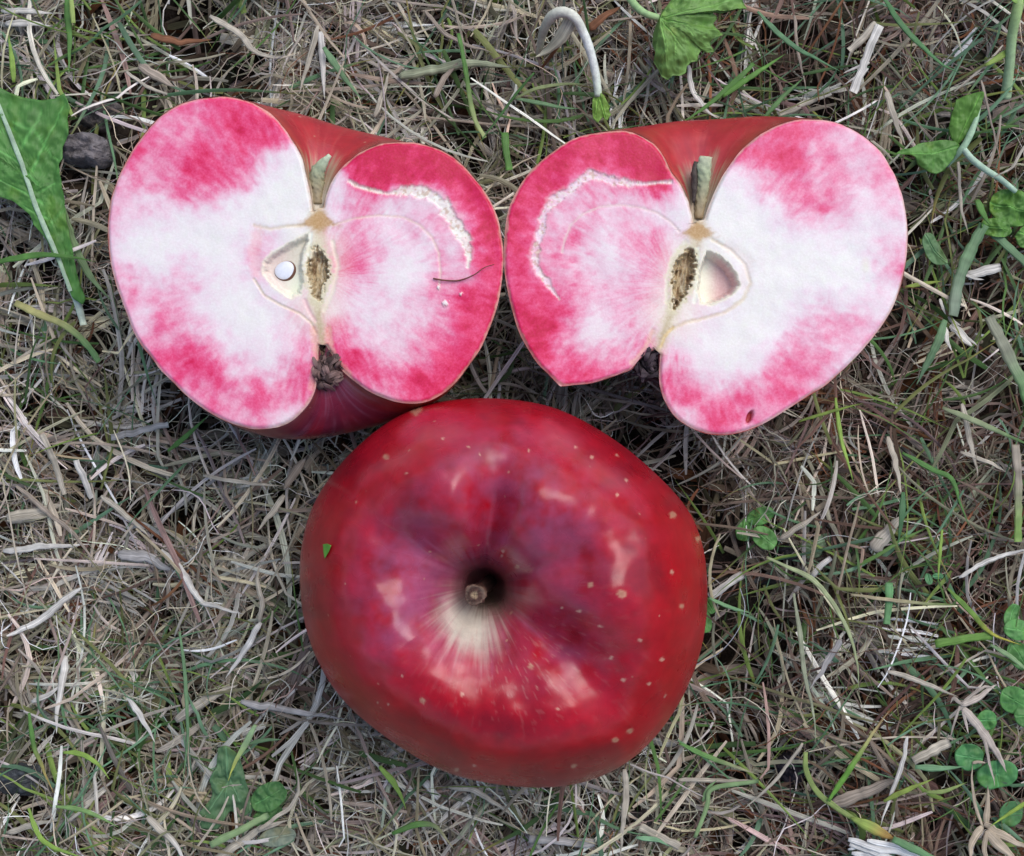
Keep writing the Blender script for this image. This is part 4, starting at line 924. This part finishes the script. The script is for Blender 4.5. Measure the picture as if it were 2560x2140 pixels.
straw([(1062,1950),(1082,1975),(1100,1992)], 22, WH, 'short white stub at the lower edge of the whole apple', .45, taper='none')
straw([(515,28),(590,75),(640,130),(700,142),(745,135)], 17, PT, 'kinked pale straw above the left apple half', .6)
straw([(795,60),(770,150),(748,236)], 13, PT, 'pale straw leaning left above the left apple half', .6)
straw([(800,75),(806,160),(810,245)], 18, WH, 'white straw standing straight above the left apple half', .6)
straw([(0,22),(60,24),(130,28)], 16, WH, 'upper of two white straws in the top left corner', .6)
straw([(8,56),(70,56),(124,60)], 18, WH, 'lower of two white straws in the top left corner', .6)
straw([(310,175),(365,215),(445,245)], 9, PT, 'thin curved straw rim above the left apple half', .6)
straw([(335,150),(380,180),(432,212)], 30, TN, 'ribbed brown sheath lying above the left apple half', .45)
straw([(368,78),(430,92),(522,88)], 20, RU, 'reddish brown dead leaf strip near the top left', .6)
strip('fuzzy_stem', [(995,186),(1060,172),(1148,157),(1215,158),(1281,166)], .6, 26, (.30, .33, .22), M_dry, 'fuzzy grey green stem lying level near the top centre', 'stem', taper='both', fold=.7)
straw([(1060,12),(1110,75),(1165,108),(1230,130)], 11, TN, 'thin brown straw crossing behind the arching stalk', .6)
straw([(1085,240),(1110,190),(1155,145)], 14, TN, 'brown straw leaning up right under the fuzzy stem', .65)
straw([(935,290),(955,220),(968,165)], 13, PT, 'short pale straw above the gap between the apple halves', .55)
straw([(1720,165),(1728,230),(1765,285),(1790,305)], 12, WH, 'curved white straw just below the lobed leaf', .75)
straw([(1475,70),(1510,40),(1555,10)], 24, RU, 'flat reddish brown straw beside the lobed leaf', .55)
straw([(2168,82),(2140,112),(2105,148)], 22, PT, 'short frayed pale straw at top right, upper of the pair', .95, taper='none')
straw([(2176,88),(2150,150),(2112,252)], 24, WH, 'long frayed white straw at top right with a green patch', 1.0, taper='none', col2=WH)
straw([(2150,180),(2120,190),(2088,205)], 7, WH, 'thin split strand of the frayed straws at top right', 1.0)
straw([(2148,195),(2118,215),(2090,232)], 6, WH, 'lowest split strand of the frayed straws at top right', 1.0)
straw([(1945,290),(1985,272),(2040,248)], 17, PT, 'pale straw poking out above the right apple half', .5, taper='none')
straw([(2412,692),(2450,680),(2500,668)], 28, WH, 'frayed white straw stub behind the grey green blade at right', .75, taper='none')
straw([(2400,690),(2430,700),(2450,702)], 7, WH, 'thin split strand of the frayed stub at right', .8)
straw([(2415,228),(2430,290),(2440,330),(2472,420)], 6, TN, 'thin brown straw passing the forked sprig', 1.1)
straw([(2385,410),(2398,520),(2415,590)], 9, PT, 'upright pale straw below the forked sprig', .8)
straw([(2560,345),(2520,395),(2500,435),(2450,460)], 8, PT, 'thin pale stem crossing the forked sprig at the right edge', 1.2)
straw([(2205,240),(2228,320),(2252,370)], 15, PT, 'split pale straw above the right apple half and the oval leaf', .7)
straw([(1774,1492),(1815,1462),(1858,1434)], 24, WH, 'broad white straw touching the right edge of the whole apple', .5, taper='none')
straw([(2024,1436),(2042,1412),(2066,1388)], 17, WH, 'short white cut straw right of the black soil crumb', .6, taper='none')
straw([(2170,1372),(2200,1330),(2248,1282)], 42, PT, 'torn pale tan sheath right of the whole apple', .5)
straw([(1945,1345),(2010,1300),(2045,1270)], 16, PT, 'pale straw leading up to the right from the clover', .5)
straw([(2371,1434),(2440,1400),(2500,1378),(2565,1362)], 11, WH, 'long pale straw reaching the right edge at mid height', .8)
straw([(2195,1662),(2280,1690),(2376,1730)], 12, PT, 'straight pale straw running to the dried stem node at right', .75)
straw([(2249,1826),(2232,1900),(2205,1980),(2183,2050)], 11, WH, 'long white straw standing steeply at lower right', .8)
straw([(2000,1850),(1950,1930),(1900,1990),(1860,2028)], 9, PT, 'thin pale straw curving down left at lower right', .75)
straw([(1700,1958),(1800,1960),(1890,1955)], 11, PT, 'level pale straw near the bottom, right of the whole apple', .6)
straw([(2090,1590),(2050,1665),(2020,1715)], 15, GY, 'grey straw meeting the long pale green stem', .7)
straw([(2270,1890),(2320,1865),(2360,1845)], 30, PT, 'thick tan straw left of the round leaved clover', .6, taper='none')
straw([(2080,2010),(2160,1975),(2250,1925)], 36, TN, 'broad ribbed tan straw under the lime blade at lower right', .5)
straw([(1985,40),(1992,120),(2010,230)], 8, TN, 'thin tan straw right of the lobed leaf', .7)
straw([(2390,1130),(2420,1140),(2460,1155),(2500,1178)], 10, PT, 'bent pale straw right of the right apple half bottom', .6)
straw([(2212,1090),(2225,1150),(2240,1240)], 14, PT, 'upright tan straw above the dark green blade at right', .6)
straw([(2395,1010),(2410,1090),(2432,1190)], 16, PT, 'stiff tan straw at right, leaning slightly right', .6)
def cluster(name, label, cat, loc, items, col, lift=.8):
    t = empty(name, W(*loc, 0), label, cat)
    for pts, w in items: strip('dry_strand', pts, lift, w, np.array(col)*rng.uniform(.85, 1.15), M_dry, parent=t, taper=random.choice(['both', 'tip']))
    return t
cluster('dried_tuft', 'dried tan grass tuft with splayed stubs near the bottom right corner', 'dead plant', (2433, 2049), [([(2433,2049),(2415,1990),(2408,1930),(2412,1893)], 9), ([(2412,1893),(2425,1890),(2446,1893)], 8), ([(2440,2050),(2448,1990),(2446,1950)], 16),
   ([(2430,2045),(2400,2080),(2396,2120)], 18), ([(2440,2055),(2470,2090),(2510,2125)], 26), ([(2445,2050),(2500,2078),(2560,2105)], 16), ([(2435,2040),(2475,2060),(2530,2090)], 18), ([(2438,2060),(2430,2100),(2440,2140)], 12)], (.46, .38, .28))
cluster('dried_stem_node', 'dried grass stems joined at a node beside the round leaved clover', 'dead plant', (2380, 1746), [([(2378,1748),(2420,1735),(2474,1698)], 16), ([(2380,1746),(2410,1720),(2440,1705),(2472,1712)], 9), ([(2385,1755),(2430,1810),(2465,1860),(2496,1915)], 22),
   ([(2376,1750),(2362,1800),(2352,1836)], 7), ([(2380,1745),(2360,1730),(2352,1745)], 10), ([(2392,1760),(2440,1840),(2466,1950)], 9), ([(2384,1760),(2400,1820)], 8)], (.44, .38, .32))
cluster('frayed_straw_bundle', 'white frayed bundle of straw at the bottom edge, right side', 'straw', (2200, 2120), [([(2108,2085),(2160,2098),(2240,2110),(2330,2150)], 16), ([(2112,2098),(2180,2112),(2290,2150)], 16), ([(2118,2118),(2180,2118),(2260,2150)], 14), ([(2125,2140),(2170,2128),(2230,2150)], 12),
   ([(2110,2110),(2140,2100),(2170,2104)], 7), ([(2150,2080),(2220,2092),(2300,2125)], 13)], (.78, .77, .73), .9)
cluster('frayed_stem_base', 'frayed white stem base below the grey green blade at right', 'straw', (2370, 830), [([(2356,795),(2372,812),(2385,818)], 12), ([(2345,815),(2350,850),(2362,880)], 12), ([(2360,815),(2385,845),(2410,870)], 20), ([(2372,820),(2400,850),(2420,868)], 10), ([(2340,750),(2350,790)], 8)], (.66, .63, .55), .75)

blade([(2450,566),(2425,610),(2399,660),(2378,715),(2362,795)], 28, g2, 'broad grey green blade right of the right apple half', .95, taper='none', col2=(.22, .29, .20))
blade([(2346,804),(2330,850),(2305,905),(2280,962)], 24, g2, 'pointed grey green blade continuing down left from the frayed stem base', .8, col2=(.14,.24,.13))
blade([(2425,508),(2440,545),(2458,570)], 18, g1, 'short dark blade over the leaf cluster at right', 1.1)
blade([(2470,585),(2500,612),(2535,645),(2580,690)], 20, g2, 'grey green blade running off the right edge below the leaf cluster', 1.0, taper='none')
blade([(2450,796),(2475,850),(2500,905),(2530,960),(2555,1030)], 28, (.26,.27,.19), 'wide blade at right, brown at its top and green below', .85, taper='none', col2=(.15, .31, .11))
blade([(2252,722),(2300,712),(2352,705)], 11, (.26,.34,.06), 'short yellow green blade touching the right apple half', .7)
blade([(1146,86),(1158,140),(1170,215),(1186,295),(1212,350)], 11, g1, 'long thin green blade hanging down between the two apple halves at top', .85, taper='none', col2=(.33, .40, .16))
blade([(1335,190),(1290,240),(1245,300),(1195,370)], 8, g4, 'thin dark stem crossing the long thin blade near top centre', .9)
blade([(1262,330),(1266,380),(1273,425)], 18, g1, 'short wide blade standing in the gap between the apple halves', .6, taper='none')
blade([(1285,246),(1340,258),(1402,270),(1452,275)], 11, g2, 'level bluish blade below the arching stalk', .75)
blade([(1285,248),(1340,225),(1400,215),(1470,215)], 10, (.30,.36,.16), 'pale blade rising right below the arching stalk', .75)
blade([(1408,-10),(1407,80),(1404,160),(1408,225)], 7, (.05,.07,.05), 'dark thin stem hanging behind the arching stalk', 1.1)
blade([(1880,165),(1830,215),(1765,270),(1700,315)], 15, g1, 'long green blade sloping toward the right apple half', .8)
blade([(810,120),(850,180),(905,250)], 17, g2, 'grey green blade right of the white straws above the left half', .8)
blade([(167,-10),(172,90),(176,186)], 17, g1, 'dark green blade hanging at top left', .8)
blade([(184,-10),(186,30),(188,62)], 11, (.40,.52,.15), 'lime stub with a rounded end at top left', .95, taper='none')
blade([(40,210),(36,150),(28,90)], 14, g3, 'bright blade just above the dandelion leaf', .8)
blade([(0,664),(60,652),(123,644),(200,652),(264,664)], 15, g1, 'green blade laid across the stalk of the dandelion leaf', 1.1)
blade([(158,500),(185,600),(230,690),(285,755)], 24, (.20,.30,.14), 'pale folded blade between dandelion leaf and left apple half', .6)
blade([(41,758),(100,786),(164,812),(215,855),(250,905)], 17, (.42,.40,.16), 'yellow to green blade below the dandelion stalk', .75, taper='none', col2=(.14, .28, .10))
blade([(423,1127),(480,1085),(534,1040)], 13, g1, 'green blade pointing at the base of the left apple half', .65)
blade([(94,1769),(100,1810),(110,1855),(135,1905),(163,1958)], 12, g1, 'green blade with a yellow tip at the lower left', .9, col2=(.40, .30, .10))
blade([(101,1998),(115,2035),(150,2075),(250,2108)], 13, g3, 'bright curved blade in the bottom left corner', .9)
blade([(184,1862),(225,1866),(270,1888),(300,1925)], 13, g3, 'bright arched blade in the middle of the lower left grass', .9)
blade([(171,1990),(244,1996),(290,2012),(330,2035)], 12, (.22,.36,.12), 'light blade running right near the bottom left', .85)
blade([(465,1570),(480,1680),(488,1781),(486,1870),(480,1935)], 10, g2, 'long thin upright blade lower left of the whole apple', .95)
blade([(652,1797),(632,1835),(605,1885),(590,1928)], 15, (.30,.44,.22), 'pale green blade pointing down at the hairy weed', .85, col2=(.45, .50, .10))
blade([(628,1847),(665,1840),(712,1838)], 11, g2, 'short level blade beside the pale green one', .75)
blade([(548,2082),(610,2050),(688,2010)], 17, (.28,.40,.18), 'light straight blade laid over the hairy weed', .85, taper='none')
blade([(955,1900),(985,1935),(1005,1970),(1018,2010)], 15, g3, 'bright kinked blade at the lower left rim of the whole apple', .7)
blade([(985,2070),(1040,2052),(1090,2060),(1135,2120)], 15, g1, 'arched blade at the bottom, left of the whole apple base', .7, col2=(.42, .38, .22))
blade([(2077,995),(2080,1050),(2088,1110),(2110,1202)], 11, g3, 'thin lime blade hanging below the right apple half', .85)
blade([(1978,1054),(2060,1030),(2145,1008)], 9, (.20,.28,.05), 'thin olive blade crossing the top of the lime one', .9)
blade([(2234,1226),(2228,1290),(2220,1356)], 15, (.07,.17,.07), 'dark green blade standing on the torn tan sheath', .85)
blade([(2515,1110),(2520,1200),(2523,1350)], 19, (.36,.31,.24), 'long blade near the right edge, tan above and green below', .75, taper='none', col2=(.22, .35, .09))
blade([(2332,1318),(2326,1370),(2322,1445)], 9, g3, 'thin bright blade ending at the tiny clover sprout', .8)
blade([(2240,1130),(2310,1170),(2360,1195),(2380,1260),(2400,1310)], 13, (.09,.22,.05), 'bent green blade right of the upright tan straw', .8)
blade([(2340,1020),(2420,1055),(2520,1100),(2565,1120)], 14, (.28,.33,.18), 'long pale blade sloping to the right edge', .85, col2=(.10,.2,.06))
blade([(2110,1478),(2200,1490),(2300,1500),(2400,1502)], 10, (.42,.36,.22), 'long blade running level at right, tan turning green', .8, col2=(.16, .25, .07))
blade([(1905,1388),(1965,1415),(2019,1442),(2060,1490),(2088,1540),(2108,1590),(2120,1650),(2125,1716)], 12, (.36,.42,.22), 'long arching pale green stem right of the whole apple', .95)
blade([(1978,1480),(1992,1580),(2003,1680),(2020,1760),(2028,1850)], 12, (.30,.33,.22), 'long grey green stem standing left of the arching pale stem', .8)
blade([(2310,1596),(2380,1585),(2458,1578)], 20, (.14,.28,.05), 'broad short green blade near the right edge at clover height', .85, taper='none')
blade([(2340,1460),(2396,1516),(2449,1570),(2525,1600)], 13, (.15,.28,.05), 'blade with a yellow tip reaching the right edge clover', .9, col2=(.45, .40, .06))
blade([(2455,1602),(2500,1630),(2565,1680)], 12, (.22,.34,.16), 'pale green blade sloping off the right edge', .8)
blade([(2208,1450),(2206,1500),(2198,1550)], 18, (.13,.30,.12), 'short stout blade right of the whole apple', .7, taper='none')
blade([(2060,1990),(2090,1935),(2118,1881),(2160,1815),(2200,1758)], 14, (.17,.37,.06), 'bright blade with a straw coloured tip at lower right', .9, col2=(.48, .38, .18))
blade([(2003,1869),(2008,1920),(2040,1975),(2114,2030),(2160,2055)], 13, (.25,.33,.10), 'long curving green stem at lower right', .85, taper='none')
blade([(2112,2028),(2160,2048),(2210,2072)], 26, (.27,.36,.08), 'swollen yellow green blade with a rusty mark at lower right', .95, taper='sharp', col2=(.36, .22, .06))
blade([(2205,2068),(2270,2098),(2380,2150)], 17, (.14,.28,.12), 'blade crossing the frayed white bundle at the bottom', 1.1, taper='none')
blade([(2190,1985),(2250,1950),(2310,1925)], 13, (.26,.34,.07), 'yellow green blade below the bright one at lower right', .85)
blade([(2265,1897),(2330,1902),(2390,1900)], 16, (.17,.32,.16), 'level bluish blade pointing at the round leaved clover', .85)
blade([(2565,1968),(2510,2000),(2445,2042)], 11, (.32,.46,.07), 'lime blade slanting into the dried tuft from the right edge', .95)
blade([(2290,1960),(2340,1958),(2398,1938)], 11, (.25,.33,.10), 'short curved blade left of the dried tuft', .8)
blade([(1700,1862),(1760,1890),(1830,1915),(1900,1936)], 13, (.14,.30,.08), 'green blade sloping right near the bottom, right of the whole apple', .75, col2=(.36, .34, .2))
blade([(1760,2010),(1775,1975),(1795,1955)], 12, (.22,.36,.16), 'short upright pale blade near the bottom centre right', .75)
blade([(1740,2100),(1770,2020),(1785,1975),(1895,1950)], 11, (.24,.36,.16), 'bent pale green stem at the bottom, right of centre', .8, taper='none')
blade([(1590,2095),(1640,2105),(1680,2125)], 13, (.22,.40,.22), 'short bluish blade beside the thick cut straw at the bottom', .7)
blade([(1770,1492),(1820,1515),(1878,1532)], 10, (.20,.38,.18), 'slim blade coming off the broad white straw by the whole apple', .7)
blade([(1240,960),(1275,930),(1290,870)], 11, (.13,.22,.08), 'thin blade in the gap just above the whole apple', .4)
blade([(2180,20),(2250,110),(2330,180),(2375,205)], 14, (.10,.24,.09), 'long dark green blade sloping down right at the top right', 1.0)
blade([(1890,35),(1960,110),(2030,160),(2085,198)], 13, (.12,.25,.12), 'long bluish blade passing right of the lobed leaf', .95)
blade([(1800,250),(1880,195),(1960,140)], 14, (.12,.28,.05), 'green blade rising to the right under the lobed leaf', .85)
blade([(1900,305),(1950,250),(2005,200)], 12, (.12,.24,.08), 'blade rising to the right above the right apple half', .8)
blade([(2430,190),(2470,165),(2512,135)], 15, (.28,.40,.08), 'bright yellow green blade left of the stout stalk', 1.0, taper='sharp')
# one hair thin pale thread
th_ = spline([(1735,1665,.9),(1800,1630,1.0),(1845,1575,1.1),(1862,1520,1.0),(1850,1470,.8)], 40); Pt = W(th_[:, 0], th_[:, 1], th_[:, 2])
Vf, Ff, Cf = tube(Pt, np.full(40, .010), np.tile([.34, .36, .40], (40, 1)), M_wood, seg=6)
tag(link('pale_thread', mesh_np('pale_thread', Vf, Ff, Cf, M_wood), None, Pt[0]), 'hair thin bluish thread curling beside the right edge of the whole apple', 'thread')
print('tris', sum(len(o.data.loop_triangles) or len(o.data.polygons) for o in scene.objects if o.type == 'MESH'))
